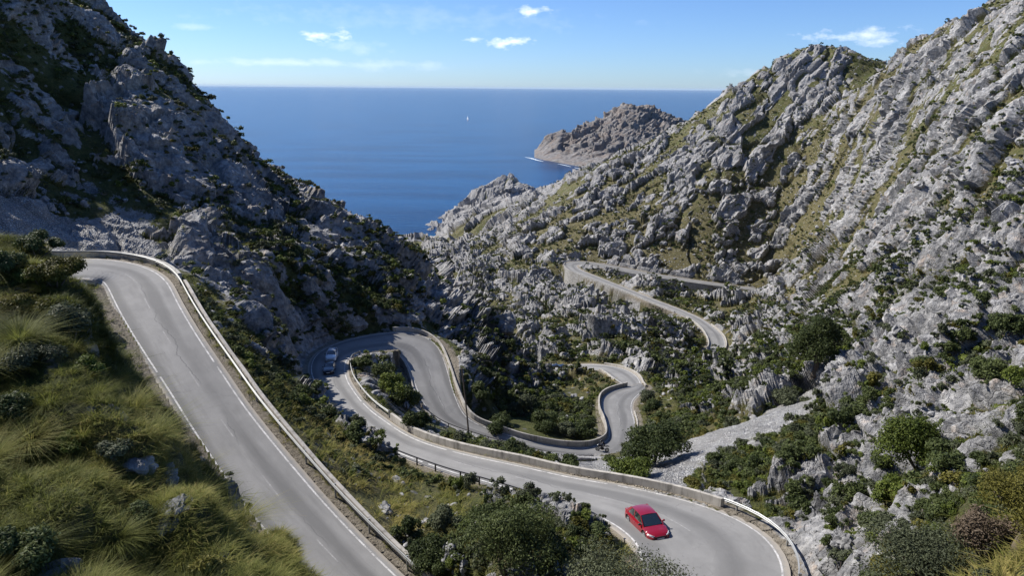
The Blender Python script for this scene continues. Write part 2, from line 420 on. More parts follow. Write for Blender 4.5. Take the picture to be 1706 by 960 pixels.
# ------------------------------------------------------------------ ground character (rock, scrub, dryness, gravel) by place
#        px   py   D   rock scrub dry gravel
REGION = [
 (60, 900, 9, .05, .10, .45, 0), (300, 900, 11, .08, .12, .5, 0), (280, 800, 12, .30, .15, .5, 0), (330, 830, 12, .42, .15, .5, 0), (150, 700, 12, .08, .15, .4, 0), (60, 500, 15, .08, .3, .25, 0), (80, 420, 16, .08, .5, .2, 0),
 (230, 640, 58, .20, .5, .4, 0), (180, 520, 66, .2, .6, .3, 0), (330, 760, 48, .3, .4, .5, 0), (120, 560, 40, .5, .5, .3, 0), (300, 850, 24, .6, .3, .5, 0),
 (190, 365, 99, .6, .05, .3, 1.2), (250, 395, 97, .6, .05, .3, 1.3), (130, 330, 102, .6, .0, .3, 1.0), (310, 420, 96, .7, .1, .3, .9), (150, 395, 93, .6, .0, .3, 1.2), (230, 310, 110, .85, .2, .3, 0), (60, 310, 100, .8, .3, .3, 0), (150, 250, 112, .8, .3, .3, 0), (40, 200, 112, .8, .5, .3, 0), (330, 370, 108, .85, .2, .3, 0), (370, 450, 98, .85, .1, .3, .3),
 (50, 250, 95, .80, 0.30, .2, 0), (150, 100, 122, .72, 0.40, .2, 0), (300, 200, 120, .78, 0.35, .2, 0), (400, 300, 130, .85, 0.25, .2, 0), (350, 450, 100, .85, .3, .3, 0),
 (500, 400, 120, .82, 0.30, .2, 0), (600, 430, 140, .8, 0.30, .2, 0), (680, 450, 170, .75, 0.30, .3, 0), (440, 500, 95, .75, .4, .3, 0), (560, 480, 115, .55, .7, .3, 0), (620, 530, 118, .5, .6, .4, 0),
 (380, 560, 78, .22, .5, .5, 0), (450, 640, 66, .10, .6, .5, 0), (550, 750, 57, .12, .6, .6, 0), (650, 830, 52, .22, .6, .6, 0), (750, 870, 49, .25, .7, .5, 0), (950, 890, 45, .42, .5, .6, 0), (600, 900, 44, .3, .5, .6, 0), (500, 560, 95, .7, .3, .3, 0),
 (640, 640, 100, .3, .9, .4, 0), (780, 560, 135, .75, .6, .3, 0), (830, 620, 130, .7, .7, .3, 0), (850, 690, 112, .35, 1.0, .3, 0), (930, 680, 125, .3, .9, .4, 0), (960, 650, 150, .22, .5, .8, 0),
 (880, 540, 290, .62, .5, .5, 0), (830, 470, 400, .75, .4, .4, 0), (770, 420, 520, .82, .3, .4, 0), (1010, 540, 270, .80, .5, .4, 0), (1050, 600, 200, .6, .7, .5, 0), (950, 520, 320, .75, .5, .4, 0),
 (1100, 480, 335, .35, .9, .5, 0), (1200, 520, 300, .45, .8, .6, 0), (1000, 350, 470, .62, .4, .7, 0), (900, 400, 470, .62, .4, .6, 0), (1050, 400, 420, .62, .4, .7, 0), (950, 300, 560, .8, .3, .4, 0), (840, 310, 1180, 1.5, .0, .3, 0),
 (1150, 260, 480, 0.74, .3, .4, 0), (1250, 180, 480, 0.74, .3, .4, 0), (1370, 110, 470, .92, .3, .3, 0), (1415, 100, 475, 1.0, .2, .3, 0), (1440, 130, 455, .95, .2, .3, 0), (1560, 70, 330, .95, .2, .4, 0), (1640, 60, 290, .95, .2, .4, 0), (1420, 190, 415, .42, .4, .7, 0), (1300, 350, 410, .66, .5, .7, 0), (1250, 430, 390, .58, .5, .8, 0), (1400, 420, 310, .5, .5, .8, 0),
 (1500, 150, 340, 0.74, .3, .4, 0), (1600, 100, 270, 0.76, .3, .3, 0), (1500, 280, 260, 0.64, .4, .5, 0), (1600, 250, 205, 0.68, .3, .5, 0), (1690, 200, 165, 0.70, .3, .4, 0), (1560, 400, 170, 0.41, .4, .9, 0), (1660, 420, 110, 0.55, .3, .6, 0), (1450, 500, 180, 0.43, .6, .6, 0),
 (1690, 600, 52, .9, .2, .4, 0), (1600, 560, 78, .9, .25, .4, 0), (1550, 650, 65, .82, .4, .5, 0), (1650, 720, 42, .88, .2, .4, 0), (1480, 600, 88, .68, .6, .5, 0), (1350, 570, 170, .5, .8, .5, 0), (1250, 600, 190, .55, .8, .5, 0),
 (1150, 640, 150, .62, .8, .5, 0), (1120, 690, 110, .45, .9, .5, 0), (1200, 690, 95, .3, .7, .8, 0), (1300, 660, 105, .3, .7, .7, 0),
 (1350, 675, 95, .5, .0, .4, 1.6), (1280, 700, 84, .5, .0, .4, 1.8), (1200, 735, 77, .5, .0, .4, 1.8), (1130, 775, 70, .5, .0, .4, 1.8), (1095, 795, 66, .5, .0, .4, 1.6),
 (1250, 780, 63, .2, 1.0, .3, 0), (1330, 750, 66, .3, 1.0, .3, 0), (1400, 700, 72, .45, .8, .4, 0), (1350, 830, 54, .55, .6, .5, 0), (1430, 800, 53, .75, .4, .5, 0), (1480, 740, 55, .82, .3, .4, 0), (1400, 880, 46, .75, .4, .5, 0),
 (1560, 860, 36, .7, .5, .5, 0), (1680, 850, 27, .45, .6, .7, 0), (1500, 950, 33, .5, .8, .4, 0),
]
_RP = np.array([at(*t[:3]) for t in REGION]); _RV = np.array([t[3:] for t in REGION])
_ru, _rw, _ = polar(_RP)
def region(X, Y):
    u = np.arctan2(X, Y); w = np.log(np.hypot(X, Y))
    out = np.empty((len(X), 4), f32)
    for i in range(0, len(X), 40000):
        d2 = (u[i:i + 40000, None] - _ru[None]) ** 2 + (w[i:i + 40000, None] - _rw[None]) ** 2 * .6
        k = np.exp(-d2 / (2 * .045 ** 2)) + 1e-4 / (d2 + .003) * .02
        out[i:i + 40000] = (k @ _RV) / k.sum(1)[:, None]
    return out
# coarse table, then bilinear
_gu = np.linspace(U0, U1, 200); _gw = np.linspace(W0, W1, 420)
_a, _b = np.meshgrid(_gu, _gw, indexing='ij')
_rr = np.exp(_b.ravel())
REG = region(_rr * np.sin(_a.ravel()), _rr * np.cos(_a.ravel())).reshape(200, 420, 4)
def region_at(X, Y):
    u = np.arctan2(X, Y); w = np.log(np.maximum(np.hypot(X, Y), 1))
    return np.stack([bilin(REG[:, :, k], U0, _gu[1] - _gu[0], W0, _gw[1] - _gw[0], u, w) for k in range(4)], 1)

def grid_normals(G):
    a = np.gradient(G, axis=0); b = np.gradient(G, axis=1)
    n = np.cross(a, b)
    n /= np.linalg.norm(n, axis=2, keepdims=True) + 1e-12
    return np.where(n[:, :, 2:] < 0, -n, n)

def smooth_normals(N, k=2):
    for _ in range(k):
        M = N.copy()
        M[1:-1, 1:-1] += N[:-2, 1:-1] + N[2:, 1:-1] + N[1:-1, :-2] + N[1:-1, 2:]
        N = M / (np.linalg.norm(M, axis=2, keepdims=True) + 1e-12)
    return N

# limestone beds dip along one direction: squeeze space along it so blocks come out as slabs
_bd = np.array([.62, .35, .70]); _bd /= np.linalg.norm(_bd)
_bl = np.array([.68, .12, -.72]); _bl /= np.linalg.norm(_bl)
def bedding(P, k=.50):
    a = P - np.outer((P @ _bd) * (1 - k), _bd); b = P - np.outer((P @ _bl) * (1 - .38), _bl)
    w = sstep(-.16, -.02, np.arctan2(P[:, 0], np.maximum(P[:, 1], 1)))[:, None]
    return a * w + b * (1 - w)

def rock_height(P, sizes, spacing, seed=3, reach=None):
    """sum of faulted, rounded blocks; metres"""
    h = np.zeros(len(P), f32); tot = np.zeros(len(P), f32); dark = np.zeros(len(P), f32)
    B = bedding(P)
    wv = np.stack([vnoise(P / 7.0, 91), vnoise(P / 7.0, 92), vnoise(P / 7.0, 93)], 1) * 1.6 + \
         np.stack([vnoise(P / 1.9, 94), vnoise(P / 1.9, 95), vnoise(P / 1.9, 96)], 1) * .45
    for i, c in enumerate(sizes):
        fade = sstep(1.6, 4.5, c / spacing)
        m = fade > 0.01
        if not m.any():
            continue
        sc = min(1.0, c / 5)
        F1, F2, ID, TL = worley((B[m] + wv[m] * sc) / c * ((1, 1, .5) if i % 2 else (1, 1, 1)), seed + i * 7)
        wd = np.clip(1.3 * spacing[m] / c, .09, .55).astype(f32)
        crack = sstep(0.0, 1.0, (F2 - F1) / wd)
        dome = np.clip(1 - F1 * F1 / .55, 0, 1)
        v = c * ((.34 * (ID - .36) + .46 * TL + .02 * dome) * (.12 + .88 * crack) - .10 * (1 - crack))
        a = fade[m] if reach is None else fade[m] * (np.minimum(reach[m] / (c * 20), 1) ** 2 if c > 20 else np.minimum(reach[m] / (c * 10), 1) ** 1.5)
        if c > 20: a = a * np.where(P[m, 0] > 0, .45, 1.0)
        if c < 4: v = v * 1.25
        h[m] += v * a
        dark[m] += (1 - crack) * fade[m] * .5
    return h, dark

def displace():
    P = G.reshape(-1, 3)
    N = smooth_normals(grid_normals(G), 6).reshape(-1, 3)
    r = np.hypot(P[:, 0], P[:, 1])
    step = np.linalg.norm(np.gradient(G, axis=1), axis=2).ravel()
    spacing = np.maximum(r * 0.0019, .55 * step)
    reg = region_at(P[:, 0], P[:, 1])
    lat, edge, rz, kb = road_query(P[:, 0], P[:, 1])
    grav = np.clip(reg[:, 3] + .35 * fbm(P / 5, 3, 40), 0, 2)
    grav = np.where((P[:, 0] > 0) & (r < 140), sstep(.95, 1.15, grav), sstep(.55, .85, grav))
    h, dark = rock_height(P, (34, 15, 7, 3.4, 1.7, .85, .4, .19), spacing, 3, r)
    h *= .8
    big = fbm(P / np.array([24, 24, 16]), 4, 60)
    slope = 1 - N[:, 2]
    hn = np.clip(h / (.55 + .0022 * r) / 1.3, -1.3, 1.3)
    m = reg[:, 0] * .95 - .30 + .34 * big + .35 * (slope - .35) + .34 * hn
    m = m + .075 * sstep(75, 110, r) - grav * .6
    # cut banks next to the road are bare rock
    cut = (edge > .4) & (edge < 5) & (P[:, 2] > rz + 1.0)
    m = np.where(cut, m + .35, m)
    M = sstep(.42, .54, m)
    gb = .16 * fbm(P / 1.6, 3, 71) + .10 * np.abs(vnoise(P / .55, 75)) * sstep(2, 5, .55 / spacing)
    gb += .5 * fbm(P / 9, 2, 77) + .26 * np.abs(fbm(P / 1.7, 2, 79)) * sstep(70, 30, r) + .42 * (np.abs(fbm(P / 1.5, 2, 78)) - .3) * sstep(26, 16, r)
    gr = np.where((P[:, 0] < 0) & (r > 80), .45 * h, 0) + .26 * fbm(P / 2.2, 3, 81) + .22 * vnoise(P / .5, 83) * sstep(2, 5, .5 / spacing)
    amp = np.where(r < 60, .45 + .55 * sstep(8, 60, r), 1.0)
    d = (M * (h + .35) * amp + (1 - M) * gb) * (1 - grav) + grav * gr
    gf = fbm(P * (1, 1, .55) / 30, 2, 130)
    gul = np.exp(-(gf / .09) ** 2) * sstep(80, 120, r)
    d = d - gul * 2.2 * (1 - grav)
    M = M * (1 - .75 * gul * sstep(.35, .6, .5 + .5 * gf + .3 * big))
    fade = sstep(.5, 3.0, edge) * (.35 + .65 * sstep(2, 9, edge))
    up = np.where(P[:, 2] > rz + .3, 1.0, 0.35)
    fade = np.maximum(fade, np.where(cut, sstep(.5, 1.8, edge) * .6, 0))
    d *= fade
    d = np.where(edge < 3.5, np.minimum(d, .9), d)
    sx, sy, sd = project(P)
    gap = (sx > 640) & (sx < 1040) & (sd > 70) & (sd < 112) & (r < 118)      # the low strip between the two carriageways
    dr = np.where(lat > 0, WALLDROP[kb, 0], WALLDROP[kb, 1])
    foot = (dr > .05) & (edge < 10)
    below = (_RC[kb, 3] == 3) & (_RC[kb, 4] > ROAD_F.near(990, 437)) & (lat < 0) & (edge < 22)
    d = np.where(below, np.minimum(d, .5), d)
    d = np.where(foot, np.minimum(d * sstep(2.2, 10, edge), .8), d)
    d = np.where(gap, np.minimum(d * .4, .25), d)
    Q = P + N * d[:, None]
    # never let the hillside lap over a road
    lat2, edge2, rz2, _ = road_query(Q[:, 0], Q[:, 1])
    Q[:, 2] = np.where(edge2 < .12, np.minimum(Q[:, 2], rz2 - .12 - .65 * np.clip((-edge2 - .25) / .9, 0, 1)), Q[:, 2])
    Q[:, 2] = np.where((edge2 >= .12) & (edge2 < .34), np.minimum(Q[:, 2], rz2 - .10), Q[:, 2])
    Q[:, 2] = np.where((edge2 >= .34) & (edge2 < .66), np.minimum(Q[:, 2], rz2 - .03), Q[:, 2])
    Q[:, 2] = np.where((edge2 >= .66) & (edge2 < 1.1), np.minimum(Q[:, 2], rz2 - .02 + (edge2 - .66) * 1.6), Q[:, 2])
    Q[:, 2] = np.where((edge2 < np.where(dr > .05, .8, 1.6)) & (edge2 > -.3), np.maximum(Q[:, 2], rz2 - np.where(edge2 > .34, .06, .14)), Q[:, 2])
    dirt = (1 - sstep(.5, 1.7, edge2)) * sstep(-.4, .1, edge2)
    A = np.stack([M, grav, dirt, reg[:, 2] + .16 * sstep(120, 260, r)], 1)
    return Q.reshape(G.shape), A, M, reg, edge2, dark

GD, ATTR, ROCKM, REGV, EDGE, DARK = displace()
print('displaced', time.time() - T0)

# ------------------------------------------------------------------ material helpers
class NT:
    def __init__(s, name):
        s.m = bpy.data.materials.new(name); s.m.use_nodes = True
        s.t = s.m.node_tree; s.n = s.t.nodes; s.l = s.t.links
        s.b = s.n['Principled BSDF']; s.out = s.n['Material Output']
        s.co = None
    def add(s, typ, **kw):
        n = s.n.new(typ)
        for k, v in kw.items():
            setattr(n, k, v)
        return n
    def set(s, sock, v):
        if isinstance(v, bpy.types.NodeSocket): s.l.new(v, sock)
        else: sock.default_value = v
    def coord(s, kind='Object'):
        if s.co is None: s.co = s.add('ShaderNodeTexCoord')
        return s.co.outputs[kind]
    def scaled(s, vec, sc):
        n = s.add('ShaderNodeMapping'); s.l.new(vec, n.inputs['Vector']); n.inputs['Scale'].default_value = sc
        return n.outputs[0]
    def noise(s, scale, detail=4, rough=.55, vec=None, dist=0.0):
        n = s.add('ShaderNodeTexNoise'); s.l.new(vec or s.coord(), n.inputs['Vector'])
        n.inputs['Scale'].default_value = scale; n.inputs['Detail'].default_value = detail; n.inputs['Roughness'].default_value = rough; n.inputs['Distortion'].default_value = dist
        return n.outputs['Fac']
    def voro(s, scale, feature='F1', vec=None, out='Distance'):
        n = s.add('ShaderNodeTexVoronoi', feature=feature); s.l.new(vec or s.coord(), n.inputs['Vector'])
        n.inputs['Scale'].default_value = scale
        return n.outputs[out]
    def ramp(s, fac, stops, interp='LINEAR'):
        n = s.add('ShaderNodeValToRGB'); n.color_ramp.interpolation = interp
        e = n.color_ramp.elements
        while len(e) > 1: e.remove(e[0])
        for i, (p, c) in enumerate(stops):
            c = (c, c, c) if isinstance(c, (int, float)) else c
            x = e[0] if i == 0 else e.new(p)
            x.position = p; x.color = (*c, 1)
        s.l.new(fac, n.inputs[0])
        return n.outputs[0]
    def mix(s, fac, a, b, mode='MIX'):
        n = s.add('ShaderNodeMix', data_type='RGBA', blend_type=mode)
        s.set(n.inputs[0], fac)
        for sock, v in ((n.inputs[6], a), (n.inputs[7], b)):
            if isinstance(v, bpy.types.NodeSocket): s.l.new(v, sock)
            else: sock.default_value = (*v, 1) if len(v) == 3 else v
        return n.outputs[2]
    def math(s, op, a, b=0.0, clamp=False):
        n = s.add('ShaderNodeMath', operation=op, use_clamp=clamp)
        s.set(n.inputs[0], a); s.set(n.inputs[1], b)
        return n.outputs[0]
    def bump(s, h, strength=.5, dist=.1, normal=None):
        n = s.add('ShaderNodeBump'); s.l.new(h, n.inputs['Height']); n.inputs['Strength'].default_value = strength; n.inputs['Distance'].default_value = dist
        if normal is not None: s.l.new(normal, n.inputs['Normal'])
        return n.outputs[0]
    def done(s, color=None, rough=.9, normal=None, metal=0.0, spec=.3):
        if color is not None:
            if isinstance(color, bpy.types.NodeSocket): s.l.new(color, s.b.inputs['Base Color'])
            else: s.b.inputs['Base Color'].default_value = (*color, 1)
        s.set(s.b.inputs['Roughness'], rough); s.b.inputs['Metallic'].default_value = metal
        s.b.inputs['Specular IOR Level'].default_value = spec
        if normal is not None: s.l.new(normal, s.b.inputs['Normal'])
        return s.m

def flat(name, col, rough=.6, metal=0.0, spec=.4, vary=.12, scale=6.0, coat=0.0):
    n = NT(name)
    a = n.noise(scale, 3)
    c = n.mix(a, tuple(x * (1 - vary) for x in col), tuple(min(1, x * (1 + vary)) for x in col))
    if coat: n.b.inputs['Coat Weight'].default_value = coat; n.b.inputs['Coat Roughness'].default_value = .05
    return n.done(c, rough, None, metal, spec)

def rock_color(n, warm=.45, k=1.14):
    g1 = n.noise(.16, 5, .6); g2 = n.noise(1.1, 6, .65); g3 = n.noise(.55, 5, .6, dist=.6)
    c = n.ramp(g2, [(.27, (.085 * k, .087 * k, .092 * k)), (.46, (.225 * k, .222 * k, .218 * k)), (.68, (.41 * k, .403 * k, .392 * k))])
    d = n.ramp(g1, [(.35, .60), (.6, 1.05)])
    c = n.mix(1.0, c, d, 'MULTIPLY')
    w = n.ramp(g3, [(.56, 0.0), (.70, 1.0)])
    c = n.mix(n.math('MULTIPLY', w, warm), c, (.40 * k, .29 * k, .20 * k))
    # rain-washed streaks, darker lichen
    st = n.noise(1.0, 5, .7, vec=n.scaled(n.coord(), (1.6, 1.6, .22)))
    c = n.mix(n.ramp(st, [(.52, 0.0), (.66, .55)]), c, (.10, .105, .12))
    return c

def make_terrain_mat():
    n = NT('limestone_and_scrubland')
    at_ = n.add('ShaderNodeAttribute', attribute_name='zone')
    sep = n.add('ShaderNodeSeparateColor'); n.l.new(at_.outputs['Color'], sep.inputs[0])
    rockm, grav, dirt = sep.outputs[0], sep.outputs[1], sep.outputs[2]
    dry = at_.outputs['Alpha']
    fine = n.noise(2.3, 6, .7)
    rm = n.math('ADD', rockm, n.math('MULTIPLY', n.math('SUBTRACT', fine, .5), 1.5))
    rm = n.ramp(rm, [(.38, 0.0), (.58, 1.0)])
    rock = rock_color(n)
    # grass and low herbs
    g = n.noise(.9, 6, .7); g2 = n.noise(7.0, 3, .6); g3 = n.noise(.22, 3)
    dryf = n.math('ADD', n.math('MULTIPLY', n.math('SUBTRACT', g3, .5), 1.4), dry)
    green = n.ramp(g, [(.25, (.034, .044, .014)), (.5, (.090, .102, .032)), (.75, (.16, .155, .055))])
    straw = n.ramp(g, [(.25, (.062, .054, .028)), (.5, (.135, .115, .056)), (.75, (.22, .185, .10))])
    grass = n.mix(n.ramp(dryf, [(.30, 0.0), (.80, .85)]), green, straw)
    grass = n.mix(n.ramp(g2, [(.3, .65), (.6, 0.0)]), grass, (.028, .026, .013))
    # loose stones lying in the grass
    sv = n.add('ShaderNodeTexVoronoi', feature='F1'); n.l.new(n.coord(), sv.inputs['Vector']); sv.inputs['Scale'].default_value = .8
    ssp = n.add('ShaderNodeSeparateColor'); n.l.new(sv.outputs['Color'], ssp.inputs[0])
    stn = n.math('MULTIPLY', n.ramp(n.math('ADD', sv.outputs['Distance'], n.math('MULTIPLY', n.math('SUBTRACT', g2, .5), .3)), [(.26, 1.0), (.32, 0.0)]), n.ramp(n.math('ADD', ssp.outputs[0], n.math('MULTIPLY', n.math('SUBTRACT', g3, .5), .8)), [(.60, 0.0), (.66, 1.0)]))
    grass = n.mix(n.math('MULTIPLY', stn, .9), grass, n.mix(1.0, rock, (.95, .94, .92), 'MULTIPLY'))
    v = n.voro(3.8, 'F1', out='Color')
    sepv = n.add('ShaderNodeSeparateColor'); n.l.new(v, sepv.inputs[0])
    stone = n.ramp(sepv.outputs[0], [(0.0, (.28, .28, .282)), (.5, (.39, .387, .38)), (1.0, (.50, .493, .48))])
    vd = n.voro(3.8, 'DISTANCE_TO_EDGE')
    v2 = n.voro(.75, 'F1', out='Color'); sv2 = n.add('ShaderNodeSeparateColor'); n.l.new(v2, sv2.inputs[0])
    stone = n.mix(n.ramp(sv2.outputs[1], [(.62, 0.0), (.70, .5)]), stone, (.26, .255, .25))
    stone = n.mix(n.ramp(n.noise(.35, 4, .6), [(.42, .25), (.58, 0.0)]), stone, (.24, .225, .195))
    stone = n.mix(n.ramp(vd, [(.0, .45), (.07, 0.0)]), stone, (.07, .07, .075))
    earth = n.ramp(n.noise(3.0, 6, .7), [(.3, (.13, .112, .085)), (.55, (.24, .21, .165)), (.75, (.34, .31, .255))])
    c = n.mix(rm, grass, rock)
    gm = n.ramp(n.math('ADD', grav, n.math('MULTIPLY', n.math('SUBTRACT', fine, .5), 1.6)), [(.4, 0.0), (.6, 1.0)])
    c = n.mix(gm, c, stone)
    dm = n.ramp(n.math('ADD', dirt, n.math('MULTIPLY', n.math('SUBTRACT', fine, .5), 1.2)), [(.45, 0.0), (.65, 1.0)])
    c = n.mix(dm, c, earth)
    # relief finer than the mesh
    wn = n.add('ShaderNodeTexNoise'); n.l.new(n.coord(), wn.inputs['Vector']); wn.inputs['Scale'].default_value = .9; wn.inputs['Detail'].default_value = 4
    wv = n.add('ShaderNodeVectorMath', operation='MULTIPLY_ADD'); n.l.new(wn.outputs['Color'], wv.inputs[0]); wv.inputs[1].default_value = (1.6, 1.6, 1.6); n.l.new(n.coord(), wv.inputs[2])
    rv = n.voro(.8, 'DISTANCE_TO_EDGE', vec=wv.outputs[0])
    h_r = n.math('ADD', n.math('MULTIPLY', n.noise(1.6, 8, .68), 1.0), n.math('MULTIPLY', n.ramp(rv, [(0.0, 0.0), (.07, .8), (.3, 1.0)]), .20))
    h_g = n.math('ADD', n.math('MULTIPLY', n.noise(4.0, 6, .75), .8), n.math('MULTIPLY', g2, .5))
    h_s = n.ramp(vd, [(.0, .4), (.25, .8)])
    hh = n.mix(rm, h_g, h_r); hh = n.mix(gm, hh, h_s)
    return n.done(c, .92, n.bump(hh, 1.0, .45), spec=.2)

TERRAIN_MAT = make_terrain_mat()

def grid_faces(a, b):
    i = np.arange(a - 1)[:, None] * b + np.arange(b - 1)[None]
    i = i.ravel()
    return np.stack([i, i + 1, i + b + 1, i + b], 1)

def build_ground():
    o = mesh_np('terrain', GD.reshape(-1, 3), grid_faces(NT_, NR_), TERRAIN_MAT, smooth=False)
    attr_color(o.data, 'zone', ATTR)
    tag(o, 'steep limestone slopes with grass and scrub falling to the sea', kind='structure')
    return o
NT_, NR_ = NT_R = G.shape[:2]
TERRAIN = build_ground()

# ------------------------------------------------------------------ island headland across the bay, and the sea
def build_island():
    top = [(878, 268), (886, 262), (893, 250), (901, 242), (909, 233), (917, 227), (926, 220), (934, 215), (941, 219), (948, 222), (961, 217), (976, 212), (986, 208), (998, 203), (1011, 197), (1023, 190), (1033, 184), (1043, 179), (1052, 176), (1062, 180),
           (1075, 183), (1086, 186), (1100, 193), (1111, 196), (1123, 202), (1136, 210), (1147, 217), (1162, 224), (1202, 242), (1262, 258), (1330, 272)]
    T = np.array([at(x, y, 2420 + .4 * (x - 880)) for x, y in top]); tu, tw, te = polar(T)
    S = np.array([on_z(x, y, SEA_Z - 1) for x, y in ((870, 266), (884, 262), (905, 267), (930, 271), (960, 277), (1000, 284), (1050, 292), (1120, 300), (1200, 306), (1330, 312))]); su, sw, _ = polar(S)
    nu, nw = 460, 360
    uu = np.linspace(.0, .40, nu); ww = np.linspace(math.log(1900), math.log(3000), nw)
    A, B = np.meshgrid(uu, ww, indexing='ij')
    et, wr, wf_ = np.interp(A, tu, te), np.interp(A, tu, tw), np.interp(A, su, sw)
    zt = et * np.exp(wr) - SEA_Z
    zt = np.where(A < tu[0], -25 - (tu[0] - A) * 4000, zt)
    t = np.clip((B - wf_) / np.maximum(wr - wf_, .02), -5, 3)
    prof = np.where(t < 0, t * .6, np.where(t < 1, .62 * t ** .75 + .38 * t ** 3, 1 - 1.3 * (t - 1)))
    E = (np.minimum(np.where(t < 0, t * 30, np.where(zt > 0, zt * prof, zt)), 400) + SEA_Z) / np.exp(B)
    R = np.exp(B)
    g = np.stack([R * np.sin(A), R * np.cos(A), E * R], 2)
    N = smooth_normals(grid_normals(g), 3).reshape(-1, 3)
    p = g.reshape(-1, 3)
    h, dk = rock_height(p / 9.0, (8, 4, 2.0, 1.0), np.full(len(p), .28), 50)
    h = h * 9.0 * .85 * sstep(-2, 60, p[:, 2] - SEA_Z)
    h *= sstep(SEA_Z - 20, SEA_Z + 25, p[:, 2])
    q = p + N * h[:, None]
    n = NT('island_rock')
    sc = n.scaled(n.coord(), (.09, .09, .09))
    c = n.ramp(n.noise(1.0, 7, .65, vec=sc), [(.28, (.070, .069, .070)), (.5, (.165, .156, .150)), (.72, (.28, .266, .256))])
    c = n.mix(n.ramp(n.noise(.35, 4, .6, vec=sc), [(.45, 0.0), (.65, .6)]), c, (.20, .155, .125))
    c = n.mix(n.ramp(n.noise(2.2, 5, .7, vec=sc), [(.60, 0.0), (.72, .8)]), c, (.06, .07, .03))
    mat = n.done(c, .95, n.bump(n.noise(1.5, 7, .7, vec=sc), .9, 4.0), spec=.15)
    o = mesh_np('island', q, grid_faces(nu, nw), mat, smooth=True)
    tag(o, 'brown rocky island rising from the blue sea', kind='structure')
build_island()

def build_sea():
    n = NT('sea_water')
    co = n.coord()
    w1 = n.noise(.05, 5, .6, vec=n.scaled(co, (1.0, 2.2, 1)))
    w2 = n.noise(.0045, 4, .55, vec=n.scaled(co, (.6, 1.8, 1)))
    at_ = n.add('ShaderNodeAttribute', attribute_name='shallow')
    c = n.ramp(w2, [(.38, (.001, .022, .074)), (.60, (.003, .046, .132))])
    sh = n.math('ADD', at_.outputs['Fac'], n.math('MULTIPLY', n.math('SUBTRACT', w2, .5), .3))
    c = n.mix(n.ramp(sh, [(.25, 0.0), (1.0, 1.0)]), c, (.01, .13, .17))
    m = n.done(c, .22, n.bump(w1, .55, 1.3), spec=.5)
    n.b.inputs['IOR'].default_value = 1.33; n.b.inputs['Specular IOR Level'].default_value = .18
    th = np.radians(np.linspace(-62, 62, 160)); rr = np.concatenate([np.geomspace(500, 3000, 90), np.geomspace(3100, 200000, 50)])
    A, R = np.meshgrid(th, rr, indexing='ij')
    V = np.stack([R * np.sin(A), R * np.cos(A), np.full_like(R, SEA_Z)], 2).reshape(-1, 3)
    o = mesh_np('sea', V, grid_faces(160, len(rr)), m)
    cove = on_z(706, 424, SEA_Z)
    d = np.hypot((V[:, 0] - cove[0]) / 70, (V[:, 1] - cove[1]) / 150)
    s = 1 - sstep(.2, 1.3, d)
    a = o.data.attributes.new('shallow', 'FLOAT', 'POINT'); a.data.foreach_set('value', s.astype(f32))
    tag(o, 'deep blue sea out to the horizon', kind='structure')
build_sea()

def build_foam():
    n = NT('surf_foam'); f = n.noise(.35, 4, .7)
    m = n.done(n.ramp(f, [(.4, (.35, .45, .52)), (.6, (.80, .82, .83))]), .8)
    rng = np.random.default_rng(4)
    for line, w in (([(874, 261.5), (884, 263.5), (896, 267), (906, 269)], 6), ([(928, 272.5), (940, 275), (952, 278)], 4), ([(956, 279), (968, 281.5), (980, 284)], 4), ([(755, 360), (762, 363.5), (770, 366.5), (774, 372)], 6)):
        P = crspline(np.array([on_z(x, y, SEA_Z + .25) for x, y in line]), 14)
        T = np.gradient(P, axis=0); N = np.stack([-T[:, 1], T[:, 0], np.zeros(len(T))], 1); N /= np.linalg.norm(N, axis=1, keepdims=True)
        k = np.sin(np.linspace(0, math.pi, len(P))) ** .6
        a = P + N * (w * k * rng.uniform(.3, 1.2, len(P)))[:, None]; b = P - N * (w * k * rng.uniform(.2, 1.0, len(P)))[:, None]
        tag(mesh_np('sea_foam', np.stack([a, b], 1).reshape(-1, 3), grid_faces(len(P), 2), m), 'white surf along the rocky shore', kind='structure')
build_foam()

